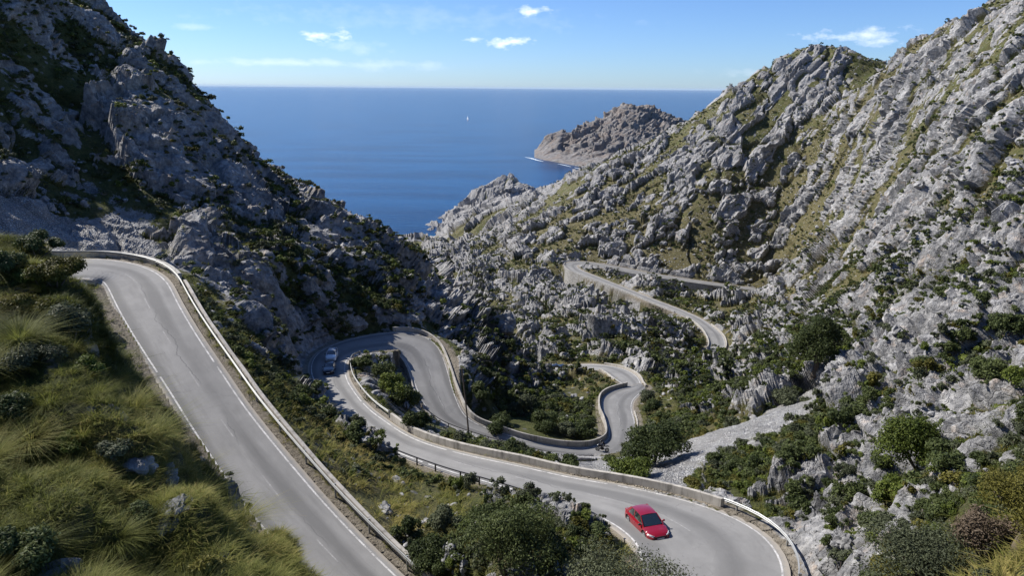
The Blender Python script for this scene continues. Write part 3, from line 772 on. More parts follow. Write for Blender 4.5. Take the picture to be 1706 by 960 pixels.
# ------------------------------------------------------------------ roads
def asphalt_mat():
    n = NT('worn_asphalt')
    uv = n.add('ShaderNodeUVMap', uv_map='UVMap').outputs[0]          # u across (0..1), v metres along
    sepu = n.add('ShaderNodeSeparateXYZ'); n.l.new(uv, sepu.inputs[0])
    a = n.noise(.35, 6, .65); b = n.noise(2.5, 5, .7)
    big = n.noise(1.0, 5, .6, vec=n.scaled(uv, (1.6, .045, 1)))
    c = n.ramp(n.math('ADD', n.math('MULTIPLY', a, .5), n.math('MULTIPLY', big, .5)), [(.32, (.165, .162, .157)), (.5, (.215, .211, .203)), (.68, (.265, .260, .25))])
    # worn wheel paths, paler crown, darker oily lanes
    wv = n.math('SINE', n.math('MULTIPLY', sepu.outputs[0], 4 * math.pi * 1.0), 0)
    wear = n.math('MULTIPLY', n.math('ADD', wv, n.math('MULTIPLY', n.math('SUBTRACT', big, .5), 4.0)), 1.0)
    c = n.mix(n.ramp(wear, [(.0, 0.0), (1.2, .75)]), c, (.115, .113, .110))
    # patches and cracks
    pt = n.voro(.22, 'F1', out='Color'); sp = n.add('ShaderNodeSeparateColor'); n.l.new(pt, sp.inputs[0])
    c = n.mix(n.ramp(sp.outputs[1], [(.80, 0.0), (.86, .22)]), c, (.13, .13, .128))
    wn = n.add('ShaderNodeTexNoise'); n.l.new(n.coord(), wn.inputs['Vector']); wn.inputs['Scale'].default_value = .8; wn.inputs['Detail'].default_value = 5
    wsub = n.add('ShaderNodeVectorMath', operation='MULTIPLY_ADD'); n.l.new(wn.outputs['Color'], wsub.inputs[0]); wsub.inputs[1].default_value = (3.5, 3.5, 0); n.l.new(n.coord(), wsub.inputs[2])
    cr = n.voro(.16, 'DISTANCE_TO_EDGE', vec=wsub.outputs[0])
    crm = n.math('MULTIPLY', n.ramp(cr, [(.0, 1.0), (.006, 0.0)]), n.ramp(n.noise(.12, 2), [(.50, 0.0), (.65, .55)]))
    c = n.mix(crm, c, (.05, .05, .05))
    # a sealed joint wandering along the crown, and tar snakes
    jn = n.noise(1.0, 4, .6, vec=n.scaled(uv, (0, .22, 1)))
    jd = n.math('ABSOLUTE', n.math('SUBTRACT', n.math('ADD', sepu.outputs[0], n.math('MULTIPLY', n.math('SUBTRACT', jn, .5), .45)), .53), 0)
    jm = n.math('MULTIPLY', n.ramp(jd, [(0.0, .75), (.012, 0.0)]), n.ramp(n.noise(1.0, 2, .5, vec=n.scaled(uv, (0, .06, 1))), [(.48, 0.0), (.54, 1.0)]))
    c = n.mix(jm, c, (.07, .07, .07))
    c = n.mix(n.ramp(n.noise(1.0, 6, .7, vec=n.scaled(uv, (5, .11, 1))), [(.50, 0.0), (.72, .45)]), c, (.10, .098, .095))
    # pale dust along both edges
    ed = n.math('ABSOLUTE', n.math('SUBTRACT', sepu.outputs[0], .5), 0)
    ed = n.math('ADD', ed, n.math('MULTIPLY', n.math('SUBTRACT', b, .5), .10))
    c = n.mix(n.ramp(ed, [(.435, 0.0), (.49, .8)]), c, (.34, .30, .245))
    c = n.mix(n.ramp(n.noise(40, 2, .5), [(.35, .18), (.6, 0.0)]), c, (.06, .06, .06))
    return n.done(c, .82, n.bump(b, .25, .02), spec=.35)
ASPHALT = asphalt_mat()

def paint_mat():
    n = NT('white_road_paint')
    w = n.noise(1.4, 5, .75); f = n.noise(9, 4, .7)
    c = n.ramp(n.math('ADD', n.math('MULTIPLY', w, .6), n.math('MULTIPLY', f, .4)), [(.40, (.22, .215, .205)), (.50, (.42, .41, .395)), (.64, (.64, .63, .61))])
    return n.done(c, .7, spec=.3)
PAINT = paint_mat()
def worn_mat():
    n = NT('faded_road_paint')
    f = n.noise(3.5, 5, .8)
    return n.done(n.ramp(f, [(.45, (.215, .21, .205)), (.60, (.29, .285, .275)), (.72, (.42, .41, .40))]), .75, spec=.3)
FADED = worn_mat()

def strip(r, o0, o1, i0, i1, dz):
    """verts of a ribbon between lateral offsets measured inward from L (0) to R (1) in metres from left edge"""
    a = r.L[i0:i1] - r.N[i0:i1] * o0
    b = r.L[i0:i1] - r.N[i0:i1] * o1
    a = a.copy(); b = b.copy(); a[:, 2] += dz; b[:, 2] += dz
    return a, b

def build_roads():
    for k, r in enumerate(ROADS):
        m = 9
        n = len(r.C)
        # the surface runs 0.28 m past the paint on both sides and has a 0.3 m thick edge
        t = np.linspace(0, 1, m)
        L = r.L + r.N * .42; R = r.R - r.N * .42
        top = L[:, None] * (1 - t)[None, :, None] + R[:, None] * t[None, :, None]
        top[:, :, 2] += .05 * (1 - (2 * t - 1) ** 2)[None]
        lo = top[:, [0, -1]].copy(); lo[:, :, 2] -= .45
        allv = np.concatenate([lo[:, :1], top, lo[:, 1:]], axis=1)
        o = mesh_np('road', allv.reshape(-1, 3), grid_faces(n, m + 2)[:, ::-1], ASPHALT, smooth=False)
        uvl = o.data.uv_layers.new(name='UVMap')
        tt = np.concatenate([[0], t, [1]])
        uv = np.stack([np.broadcast_to(tt[None], (n, m + 2)), np.broadcast_to(r.s[:, None], (n, m + 2))], 2).reshape(-1, 2)
        li = np.empty(len(o.data.loops), np.int32); o.data.loops.foreach_get('vertex_index', li)
        uvl.data.foreach_set('uv', uv[li].astype(f32).ravel())
        tag(o, ['grey mountain road descending on the left', 'grey hairpin road winding through the valley', 'pale road loop on the valley floor', 'far road loop on stone walls'][k], kind='structure')
        # painted lines, sheets a few millimetres over the camber
        def cz(f):
            return .05 * (1 - (2 * f - 1) ** 2) + .006
        V = []; Fc = []
        def rib(a, b, i0, i1):
            base = sum(len(v) for v in V)
            W = r.W[i0:i1] + .84
            fa = (a + .42) / W; fb = (b + .42) / W
            pa = L[i0:i1] * (1 - fa)[:, None] + R[i0:i1] * fa[:, None]; pb = L[i0:i1] * (1 - fb)[:, None] + R[i0:i1] * fb[:, None]
            pa[:, 2] += cz(fa); pb[:, 2] += cz(fb)
            V.append(np.stack([pa, pb], 1).reshape(-1, 3)); Fc.append(grid_faces(i1 - i0, 2)[:, ::-1] + base)
        W = r.W
        i = 0
        while i < n - 3:                                              # edge lines, worn through in places
            seg = random.randint(18, 60)
            if k != 0 or i < 70: rib(np.full(min(i + seg, n) - i, .02), np.full(min(i + seg, n) - i, .15), i, min(i + seg, n))
            rib(W[i:min(i + seg, n)] - .15, W[i:min(i + seg, n)] - .02, i, min(i + seg, n))
            i += seg + (1 if random.random() < .5 else 0)
        V0, F0 = V, Fc; V, Fc = [], []
        if k == 0: rib(np.full(n - 70, .02), np.full(n - 70, .13), 70, n)
        i = 2
        while i < n - 5 and k in (0, 1):                              # centre dashes, some worn off
            if random.random() < .72:
                rib(W[i:i + 4] * .5 - .05, W[i:i + 4] * .5 + .05, i, i + 4)
            i += 9
        for vv, ff, mm, lb in ((V0, F0, PAINT, 'worn white edge lines'), (V, Fc, FADED, 'faded centre line dashes')):
            if vv:
                o = mesh_np('road_marking', np.concatenate(vv), np.concatenate(ff), mm); tag(o, lb, kind='structure')
build_roads()
print('roads', time.time() - T0)
# ------------------------------------------------------------------ walls, guardrails, pole
def concrete(name, col=(.50, .48, .44), stain=.8):
    n = NT(name)
    a = n.noise(.9, 6, .65); b = n.noise(.5, 5, .7, vec=n.scaled(n.coord(), (3, 3, .35)))
    c = n.ramp(a, [(.3, tuple(x * .72 for x in col)), (.6, col), (.8, tuple(min(.8, x * 1.12) for x in col))])
    c = n.mix(n.ramp(b, [(.50, 0.0), (.70, stain)]), c, (.14, .13, .115))
    jt = n.voro(.35, 'DISTANCE_TO_EDGE')
    c = n.mix(n.ramp(jt, [(0, .6), (.012, 0.0)]), c, (.10, .095, .09))
    return n.done(c, .9, n.bump(n.noise(7, 5, .7), .35, .03), spec=.2)
def masonry(name):
    n = NT(name)
    vec = n.scaled(n.coord(), (1, 1, 1.7))
    v = n.voro(1.7, 'F1', vec=vec, out='Color'); s = n.add('ShaderNodeSeparateColor'); n.l.new(v, s.inputs[0])
    c = n.ramp(s.outputs[0], [(0, (.20, .195, .185)), (.5, (.285, .278, .265)), (1, (.37, .362, .345))])
    e = n.voro(1.7, 'DISTANCE_TO_EDGE', vec=vec)
    c = n.mix(n.ramp(e, [(0, .8), (.06, 0)]), c, (.13, .12, .105))
    c = n.mix(n.ramp(n.noise(.35, 5, .65), [(.5, 0.0), (.7, .55)]), c, (.17, .15, .12))
    return n.done(c, .93, n.bump(n.ramp(e, [(0, 0), (.12, 1)]), .7, .06), spec=.2)
WHITEWALL = concrete('limewashed_concrete', (.40, .375, .335), .9)
GREYWALL = concrete('weathered_concrete', (.40, .385, .35), .7)
STONEWALL = masonry('coursed_stone')
GALV = flat('galvanised_steel', (.30, .305, .30), .55, .6, vary=.25, scale=1.5)
DARKIRON = flat('dark_iron', (.035, .033, .032), .55, .6)
TIMBER = flat('weathered_timber', (.085, .068, .052), .85, vary=.3, scale=3)

def side_line(r, side, i0, i1, off):
    """points off metres outside the painted edge; outward unit vectors too"""
    if side == 'L': return r.L[i0:i1] + r.N[i0:i1] * off, r.N[i0:i1]
    return r.R[i0:i1] - r.N[i0:i1] * off, -r.N[i0:i1]

def sweep(P, N, prof, closed=True):
    """profile [(out, up)] swept along P"""
    m = len(prof); n = len(P)
    V = np.zeros((n, m, 3))
    for j, (o, u) in enumerate(prof):
        V[:, j] = P + N * (np.asarray(o)[:, None] if np.ndim(o) else o)
        V[:, j, 2] += u
    F = []
    idx = np.arange(n - 1)[:, None] * m
    js = range(m if closed else m - 1)
    for j in js:
        k = (j + 1) % m
        F.append(np.stack([idx[:, 0] + j, idx[:, 0] + k, idx[:, 0] + m + k, idx[:, 0] + m + j], 1))
    F = np.concatenate(F)
    return V.reshape(-1, 3), F

def cap_ends(me_obj, n, m):
    bm = bmesh.new(); bm.from_mesh(me_obj.data); bm.verts.ensure_lookup_table()
    for base in (0, (n - 1) * m):
        try: bm.faces.new([bm.verts[base + j] for j in range(m)])
        except ValueError: pass
    bmesh.ops.recalc_face_normals(bm, faces=bm.faces)
    bm.to_mesh(me_obj.data); bm.free()

def run_range(r, a, b):
    i, j = r.near(*a), r.near(*b)
    return (min(i, j), max(i, j) + 1)

def wall(r, side, a, b, off, thick, h, depth, mat, name, label, cat, rag=.045, batter=0.0):
    i0, i1 = run_range(r, a, b)
    P, N = side_line(r, side, i0, i1, off)
    n = len(P); rs = np.random.default_rng(i0 + 3)
    hh = h + rag * np.interp(np.arange(n), np.arange(0, n + 4, 4), rs.normal(0, 1, len(np.arange(0, n + 4, 4))))
    lean = batter * (h + depth)
    prof = [(0.0, -min(depth, .6)), (0.0, hh - .03), (.03, hh), (thick - .03, hh), (thick, hh - .03), (thick + lean, -depth)]
    V, F = sweep(P, N, prof)
    o = mesh_np(name, V, F, mat)
    cap_ends(o, n, len(prof))
    tag(o, label, cat, kind='thing')
    return o

def guardrail(r, side, a, b, off, label, h=.72, gap=4.0, group=None):
    i0, i1 = run_range(r, a, b)
    P, N = side_line(r, side, i0, i1, off)
    t = empty('guardrail', tuple(P[len(P) // 2]))
    tag(t, label, 'guardrail', group)
    base = P[len(P) // 2]
    P = P - base
    prof = [(-.00, h - .15), (-.05, h - .11), (-.05, h - .06), (-.0, h - .02), (-.05, h + .02), (-.05, h + .07), (0, h + .11), (.018, h + .11), (.018, h - .15)]
    V, F = sweep(P, N, prof)
    beam = mesh_np('beam', V, F, GALV, t); cap_ends(beam, len(P), len(prof))
    s = r.s[i0:i1]
    for d in np.arange(s[0] + .4, s[-1], gap):
        k = int(np.argmin(np.abs(s - d)))
        bm = bmesh.new()
        bmesh.ops.create_cube(bm, size=1, matrix=Matrix.Translation((0, 0, (h + .12 - .5) / 2)) @ Matrix.Diagonal((.12, .10, h + .12 + .5, 1)))
        me = bpy.data.meshes.new('post'); bm.to_mesh(me); bm.free(); me.materials.append(GALV)
        o = bpy.data.objects.new('post', me); link(o, t)
        o.location = Vector(P[k] + N[k] * .09); o.rotation_euler = (0, 0, math.atan2(N[k][1], N[k][0]))
    return t

def railing(r, side, a, b, off, label, h=.66, gap=2.8):
    i0, i1 = run_range(r, a, b)
    P, N = side_line(r, side, i0, i1, off)
    base = P[len(P) // 2]; t = empty('railing', tuple(base)); tag(t, label, 'railing')
    P = P - base
    for hh in (h,):
        prof = [(-.035, hh - .04), (.035, hh - .04), (.035, hh + .04), (-.035, hh + .04)]
        V, F = sweep(P, N, prof); o = mesh_np('rail', V, F, DARKIRON, t); cap_ends(o, len(P), 4)
    s = r.s[i0:i1]
    for d in np.arange(s[0] + .2, s[-1], gap):
        k = int(np.argmin(np.abs(s - d)))
        bm = bmesh.new()
        bmesh.ops.create_cube(bm, size=1, matrix=Matrix.Translation((0, 0, (h + .1 - .5) / 2)) @ Matrix.Diagonal((.10, .10, h + .1 + .5, 1)))
        me = bpy.data.meshes.new('post'); bm.to_mesh(me); bm.free(); me.materials.append(DARKIRON)
        o = bpy.data.objects.new('post', me); link(o, t)
        o.location = Vector(P[k] + N[k] * .11); o.rotation_euler = (0, 0, math.atan2(N[k][1], N[k][0]))
    return t

def build_walls():
    A, B, E, Fr = ROADS
    # the road on the left
    wall(A, 'R', (60, 432), (262, 452), 1.20, .35, .75, 2.5, GREYWALL, 'parapet_wall', 'grey concrete parapet round the outside of the upper left bend', 'wall')
    wall(A, 'R', (268, 458), (740, 1040), 1.45, .30, .36, 2.0, WHITEWALL, 'kerb_wall', 'long low pale concrete kerb wall beside the straight road on the left', 'wall')
    guardrail(A, 'R', (80, 432), (740, 1040), 1.05, 'long steel guardrail along the outer edge of the straight road on the left', h=.66)
    # the road with the red car
    wall(B, 'R', (633, 692), (1130, 829), .60, .30, .74, 2.5, WHITEWALL, 'parapet_wall', 'whitewashed concrete parapet on the far side of the road behind the red car', 'wall')
    guardrail(B, 'R', (578, 604), (631, 689), .75, 'short guardrail on the inner side of the hairpin beside the shrubs')
    guardrail(B, 'R', (1133, 831), (1300, 1000), .85, 'curved steel guardrail on the outside of the bend beyond the red car')
    wall(B, 'L', (985, 857), (1068, 940), .38, .25, .30, 1.5, WHITEWALL, 'kerb_wall', 'low pale kerb wall on the inside of the bend beside the red car', 'wall')
    railing(B, 'L', (652, 752), (965, 850), .45, 'dark iron railing on the near edge of the road left of the red car')
    # below the hairpin
    wall(B, 'L', (652, 553), (1056, 644), .55, .30, .75, 6.0, WHITEWALL, 'parapet_wall', 'long curving pale parapet on the outer edge of the road below the hairpin', 'wall')
    wall(B, 'R', (632, 586), (700, 663), .32, .25, .22, 1.2, WHITEWALL, 'kerb_wall', 'small pale kerb round the inside of the hairpin island', 'wall')
    railing(B, 'R', (712, 685), (1000, 767), .40, 'dark iron railing above the drop on the near edge of the lower road')
    wall(B, 'R', (712, 685), (1010, 767), .62, .40, -.10, 4.0, GREYWALL, 'retaining_wall', 'dark retaining wall under the railing of the lower road', 'wall')
    wall(B, 'R', (1062, 712), (1050, 678), .35, .25, .30, 1.2, WHITEWALL, 'kerb_wall', 'short pale kerb wall on the right edge of the lower bend', 'wall')
    # valley loop
    wall(E, 'R', (1066, 640), (1000, 608), .45, .30, .50, 2.0, WHITEWALL, 'kerb_wall', 'pale kerb wall round the outside of the valley loop', 'wall')
    wall(E, 'L', (1037, 641), (1010, 622), .45, .30, .45, 2.0, WHITEWALL, 'kerb_wall', 'short pale kerb wall on the inside of the valley loop', 'wall')
    # far loop on its stone walls
    wall(Fr, 'L', (1166, 599), (1150, 533), .45, .35, .75, 2.5, GREYWALL, 'parapet_wall', 'dark curved parapet on the left edge of the far road bend', 'wall')
    wall(Fr, 'R', (1200, 592), (1175, 537), .45, .35, .50, 2.0, WHITEWALL, 'kerb_wall', 'pale kerb wall on the right edge of the far road bend', 'wall')
    wall(Fr, 'L', (1128, 522), (948, 437), .35, .60, .55, 14.0, STONEWALL, 'retaining_wall', 'tall stone retaining wall carrying the far hairpin road', 'wall', batter=.10)
    wall(Fr, 'R', (1010, 450), (1205, 479), .40, .60, .55, 9.0, STONEWALL, 'retaining_wall', 'stone retaining wall under the upper arm of the far hairpin', 'wall', batter=.08)
    wall(Fr, 'R', (1215, 480), (1330, 497), .40, .40, .55, 3.0, WHITEWALL, 'kerb_wall', 'low pale wall along the far end of the upper road', 'wall')
build_walls()

def build_pole():
    base = on_z(781, 724.5, -46.95)
    t = empty('utility_pole', tuple(base)); tag(t, 'dark leaning wooden pole beside the lower road above the railing', 'pole')
    d = np.linalg.norm(base); top = at(769, 612, float(base @ CF) * .995) - base
    bm = bmesh.new(); rings = []
    for k in range(9):
        f = k / 8; r_ = .125 - .04 * f
        c = Vector(top) * f + Vector((.05 * math.sin(f * 3), 0, 0))
        rings.append([bm.verts.new(c + Vector((r_ * math.cos(a), r_ * math.sin(a), -.5 if k == 0 else 0))) for a in np.linspace(0, 2 * math.pi, 10, endpoint=False)])
    for a, b in zip(rings, rings[1:]):
        for j in range(10): bm.faces.new((a[j], a[(j + 1) % 10], b[(j + 1) % 10], b[j]))
    bm.faces.new(rings[-1])
    me = bpy.data.meshes.new('shaft'); bm.to_mesh(me); bm.free(); me.materials.append(TIMBER)
    link(bpy.data.objects.new('shaft', me), t)
    bm = bmesh.new()
    for z, w in ((-.25, .5),):
        bmesh.ops.create_cube(bm, size=1, matrix=Matrix.Translation(Vector(top) + Vector((0, -.16, z))) @ Matrix.Diagonal((w, .09, .09, 1)))
    me = bpy.data.meshes.new('crossarm'); bm.to_mesh(me); bm.free(); me.materials.append(TIMBER)
    link(bpy.data.objects.new('crossarm', me), t)
build_pole()
# ------------------------------------------------------------------ vehicles
def bm_obj(name, bm, mat, parent=None, smooth=False, angle=None):
    bmesh.ops.recalc_face_normals(bm, faces=bm.faces)
    me = bpy.data.meshes.new(name); bm.to_mesh(me); bm.free(); me.materials.append(mat)
    if smooth:
        for p in me.polygons: p.use_smooth = True
        if angle: me.set_sharp_from_angle(angle=math.radians(angle))
    return link(bpy.data.objects.new(name, me), parent)

GLASS = flat('tinted_car_glass', (.012, .018, .020), .04, 0, 1.0, 0.0, coat=1.0)
RUBBER = flat('tyre_rubber', (.018, .018, .018), .85)
ALLOY = flat('alloy_wheel', (.42, .43, .44), .35, .8)
LAMP = flat('clear_lamp', (.55, .57, .58), .15, .2, .6)
REDLAMP = flat('red_lamp', (.30, .01, .01), .2, 0, .6)
BLACKTRIM = flat('black_plastic', (.015, .015, .016), .5)
PLATE = flat('white_plate', (.72, .72, .70), .5)
CHROME = flat('chrome', (.55, .56, .57), .2, 1.0)

def quadpanel(bm, pts, thick, nrm):
    """a slab from a polygon, thick along nrm"""
    n = Vector(nrm).normalized() * thick
    a = [bm.verts.new(Vector(p) + n) for p in pts]; b = [bm.verts.new(Vector(p) - n) for p in pts]
    bm.faces.new(a); bm.faces.new(b[::-1])
    for i in range(len(pts)):
        j = (i + 1) % len(pts); bm.faces.new((a[i], b[i], b[j], a[j]))

def make_car(name, paint, label, cat, L=4.5, W=1.80, H=1.43, style='sedan', group=None):
    t = empty(name); tag(t, label, cat, group)
    hl = L / 2; hw = W / 2
    wx = (-hl + .86, hl - .88); wr = .325 if style != 'suv' else .35
    belt = .86 if style != 'suv' else 1.02
    # body shell: rings of a half section, mirrored
    xs = sorted(set([round(x, 3) for x in np.linspace(-hl, hl, 34)] + [round(w + d, 3) for w in wx for d in np.linspace(-.42, .42, 13)]))
    def top(x):
        f = (x + hl) / L
        if style == 'sedan': return np.interp(f, [0, .02, .10, .22, .66, .72, .9, .97, 1], [.72, .86, .92, .93, .92, .88, .76, .67, .56])
        if style == 'suv': return np.interp(f, [0, .02, .1, .7, .74, .92, .98, 1], [.8, 1.0, 1.05, 1.06, 1.04, .95, .85, .7])
        return np.interp(f, [0, .02, .12, .66, .70, .9, .97, 1], [.75, .92, .98, .97, .94, .82, .72, .6])
    def half(x):
        f = abs(x) / hl
        return hw * (1 - .02 * f - .24 * (max(0, f - .74) / .26) ** 2.2)
    bm = bmesh.new(); rings = []
    for x in xs:
        w = half(x); z1 = top(x); z0 = .20
        e = max(0, abs(x) / hl - .9) / .1
        lo = z0 + .10 * e
        arch = lo
        for q in wx:
            dx = abs(x - q)
            if dx < wr + .075: arch = max(arch, wr + math.sqrt(max(0, (wr + .075) ** 2 - dx * dx)))
        pts = [(0, lo), (w * .80, lo), (w * .80, arch), (w * .985, max(arch, lo + .10)), (w, max(arch + .03, .45)), (w * .995, max(arch + .05, .62)), (w * .95, max(z1 - .10, arch + .07)), (w * .86, z1 - .015), (w * .5, z1 + .015), (0, z1 + .03)]
        rings.append([bm.verts.new((x, y, z)) for y, z in pts] + [bm.verts.new((x, -y, z)) for y, z in pts[-2:0:-1]])
    m = len(rings[0])
    for a, b in zip(rings, rings[1:]):
        for j in range(m): bm.faces.new((a[j], a[(j + 1) % m], b[(j + 1) % m], b[j]))
    bm.faces.new(rings[0]); bm.faces.new(rings[-1])
    bm_obj('body', bm, paint, t, True, 38)
    # greenhouse
    if style == 'sedan': xb0, xt0, xt1, xb1 = -hl + .46, -hl + 1.08, hl - 1.82, hl - 1.06
    elif style == 'suv': xb0, xt0, xt1, xb1 = -hl + .12, -hl + .42, hl - 1.95, hl - 1.20
    else: xb0, xt0, xt1, xb1 = -hl + .25, -hl + .75, hl - 2.0, hl - 1.2
    zb = belt + .05; zt = H - .05; wb = hw * .87; wt = hw * .70
    def side(x, f):           # point on the cabin side at fraction f of its height
        return (x, wb + (wt - wb) * f, zb + (zt - zb) * f)
    # cabin core in dark glass, roof and pillars in paint just proud of it
    bm = bmesh.new()
    lo = [(xb0, wb * .95), (xb1, wb * .93)]; hi = [(xt0, wt), (xt1, wt)]
    v = [bm.verts.new(p) for p in ((xb0, wb * .94, zb - .04), (xb1, wb * .92, zb - .06), (xb1, -wb * .92, zb - .06), (xb0, -wb * .94, zb - .04), (xt0, wt * .97, zt - .01), (xt1, wt * .97, zt - .01), (xt1, -wt * .97, zt - .01), (xt0, -wt * .97, zt - .01))]
    for f in ((0, 1, 5, 4), (1, 2, 6, 5), (2, 3, 7, 6), (3, 0, 4, 7), (4, 5, 6, 7), (3, 2, 1, 0)): bm.faces.new([v[i] for i in f])
    bm_obj('cabin', bm, BLACKTRIM, t)
    bm = bmesh.new(); rr = []
    for f in np.linspace(0, 1, 9):
        x = xt0 - .06 + (xt1 + .06 - xt0 + .06) * f
        cr = .05 * (1 - (2 * f - 1) ** 2)
        rr.append([bm.verts.new((x, y * wt * 1.02, zt - .02 + .045 * (1 - abs(y) ** 2.5) + cr)) for y in np.linspace(-1, 1, 11)])
    lo_ = []
    for a, b in zip(rr, rr[1:]):
        for j in range(10): bm.faces.new((a[j], a[j + 1], b[j + 1], b[j]))
    ex = bmesh.ops.extrude_face_region(bm, geom=bm.faces[:])
    bmesh.ops.translate(bm, vec=(0, 0, -.045), verts=[g for g in ex['geom'] if isinstance(g, bmesh.types.BMVert)])
    bm_obj('roof', bm, paint, t, True, 40)
    for s in (1, -1):
        def bar(x0, f0, x1, f1, w0, w1):
            bm = bmesh.new()
            a = side(x0, f0); b = side(x1, f1)
            pts = [(a[0] - w0, a[1] * s, a[2]), (a[0] + w0, a[1] * s, a[2]), (b[0] + w1, b[1] * s, b[2]), (b[0] - w1, b[1] * s, b[2])]
            quadpanel(bm, pts, .022, (0, s, .25)); bm_obj('pillar', bm, paint, t)
        bar(xb1 - .02, -.05, xt1 + .02, 1.0, .05, .04)                # front pillar
        xm = (xb0 + xb1) / 2 - .12
        bar(xm, 0, xm - .04, 1, .045, .04)
        bar(xb0 + .14, -.05, xt0 + .03, 1.0, .16, .12)
        for x0, x1, y0, y1 in ((xb1 - .10, xm + .05, xt1 - .03, xm + .01), (xm - .05, xb0 + .32, xm - .09, xt0 + .16)):
            bm = bmesh.new()
            a, b, c, d = side(x0, .04), side(x1, .04), side(y1, .93), side(y0, .93)
            quadpanel(bm, [(p[0], p[1] * s, p[2]) for p in (a, b, c, d)], .012, (0, s, .3))
            bm_obj('side_window', bm, GLASS, t)
    for nm, xb, xt in (('windscreen', xb1, xt1), ('rear_window', xb0, xt0)):
        sg = 1 if nm == 'windscreen' else -1
        bm = bmesh.new(); rows = []
        for f in (0.03, .5, .97):
            x = xb + (xt - xb) * f; y = (wb * .90 + (wt - wb * .90) * f) * .96; z = zb - .03 + (zt - zb + .03) * f
            rows.append([bm.verts.new((x + sg * (.05 * (1 - q * q) + .022), y * q, z)) for q in np.linspace(-1, 1, 9)])
        for a, b in zip(rows, rows[1:]):
            for j in range(8): bm.faces.new((a[j], a[j + 1], b[j + 1], b[j]))
        ex = bmesh.ops.extrude_face_region(bm, geom=bm.faces[:])
        bmesh.ops.translate(bm, vec=(-sg * .03, 0, -.01), verts=[g for g in ex['geom'] if isinstance(g, bmesh.types.BMVert)])
        bm_obj(nm, bm, GLASS, t, True, 40)
    # wheels
    for x in wx:
        for s in (1, -1):
            bm = bmesh.new()
            M_ = Matrix.Translation((x, s * (hw - .13), wr)) @ Matrix.Rotation(math.pi / 2, 4, 'X')
            prof = [(.20, -.10), (.30 * wr / .325, -.105), (wr - .02, -.095), (wr, -.06), (wr, .06), (wr - .02, .095), (.30 * wr / .325, .105), (.20, .10)]
            ring = [[bm.verts.new(M_ @ Vector((r_ * math.cos(a), r_ * math.sin(a), w))) for r_, w in prof] for a in np.linspace(0, 2 * math.pi, 24, endpoint=False)]
            for i in range(24):
                for j in range(len(prof) - 1): bm.faces.new((ring[i][j], ring[i][j + 1], ring[(i + 1) % 24][j + 1], ring[(i + 1) % 24][j]))
            wh = bm_obj('wheel', bm, RUBBER, t, True, 40)
            bm = bmesh.new()
            bmesh.ops.create_cone(bm, cap_ends=True, segments=24, radius1=.235 * wr / .325, radius2=.20 * wr / .325, depth=.03, matrix=Matrix.Translation((x, s * (hw - .13 + .095), wr)) @ Matrix.Rotation(-s * math.pi / 2, 4, 'X'))
            for k in range(5):
                a = k * 2 * math.pi / 5
                bmesh.ops.create_cube(bm, size=1, matrix=Matrix.Translation((x, s * (hw - .13 + .112), wr)) @ Matrix.Rotation(a, 4, 'Y') @ Matrix.Translation((.10, 0, 0)) @ Matrix.Diagonal((.20, .02, .06, 1)))
            bm_obj('rim', bm, ALLOY, wh)
    # lamps, plate, grille, mirrors, handles
    zf = .66 if style != 'suv' else .80
    for s in (1, -1):
        bm = bmesh.new()
        quadpanel(bm, [(hl - .30, s * hw * .86, zf + .06), (hl - .08, s * hw * .66, zf + .02), (hl - .02, s * hw * .50, zf - .03), (hl - .05, s * hw * .66, zf - .09), (hl - .20, s * hw * .86, zf - .04)], .025, (1, s * .5, .35))
        bm_obj('headlight', bm, LAMP, t)
        bm = bmesh.new()
        quadpanel(bm, [(-hl + .06, s * hw * .74, .82), (-hl - .005, s * hw * .45, .80), (-hl - .005, s * hw * .45, .68), (-hl + .05, s * hw * .76, .68)], .025, (-1, s * .3, 0))
        bm_obj('taillight', bm, REDLAMP, t)
        bm = bmesh.new()
        bmesh.ops.create_uvsphere(bm, u_segments=10, v_segments=7, radius=1, matrix=Matrix.Translation((xb1 - .28, s * (hw + .07), belt + .10)) @ Matrix.Diagonal((.075, .115, .075, 1)))
        bmesh.ops.create_cube(bm, size=1, matrix=Matrix.Translation((xb1 - .27, s * (hw - .04), belt + .05)) @ Matrix.Diagonal((.05, .14, .04, 1)))
        bm_obj('mirror', bm, paint if s > 0 else BLACKTRIM, t, True, 50)
        for x in (-.15, -1.05):
            bm = bmesh.new()
            bmesh.ops.create_cube(bm, size=1, matrix=Matrix.Translation((x, s * (hw * .965 + .012), belt - .16)) @ Matrix.Diagonal((.18, .03, .028, 1)))
            bm_obj('door_handle', bm, CHROME, t)
    bm = bmesh.new(); quadpanel(bm, [(hl + .0, -.42, .58), (hl + .0, .42, .58), (hl - .02, .50, .47), (hl - .02, -.50, .47)], .035, (1, 0, 0)); bm_obj('grille', bm, BLACKTRIM, t)
    bm = bmesh.new(); quadpanel(bm, [(hl - .03, -.62, .36), (hl - .03, .62, .36), (hl - .05, .56, .25), (hl - .05, -.56, .25)], .045, (1, 0, 0)); bm_obj('air_intake', bm, BLACKTRIM, t)
    bm = bmesh.new(); quadpanel(bm, [(hl + .02, -.26, .47), (hl + .02, .26, .47), (hl + .02, .26, .36), (hl + .02, -.26, .36)], .02, (1, 0, 0)); bm_obj('number_plate', bm, PLATE, t)
    if style == 'suv':
        for s in (1, -1):
            bm = bmesh.new(); bmesh.ops.create_cube(bm, size=1, matrix=Matrix.Translation(((xt0 + xt1) / 2, s * wt * .92, zt + .09)) @ Matrix.Diagonal((xt1 - xt0 - .2, .04, .035, 1))); bm_obj('roof_rail', bm, BLACKTRIM, t)
    return t

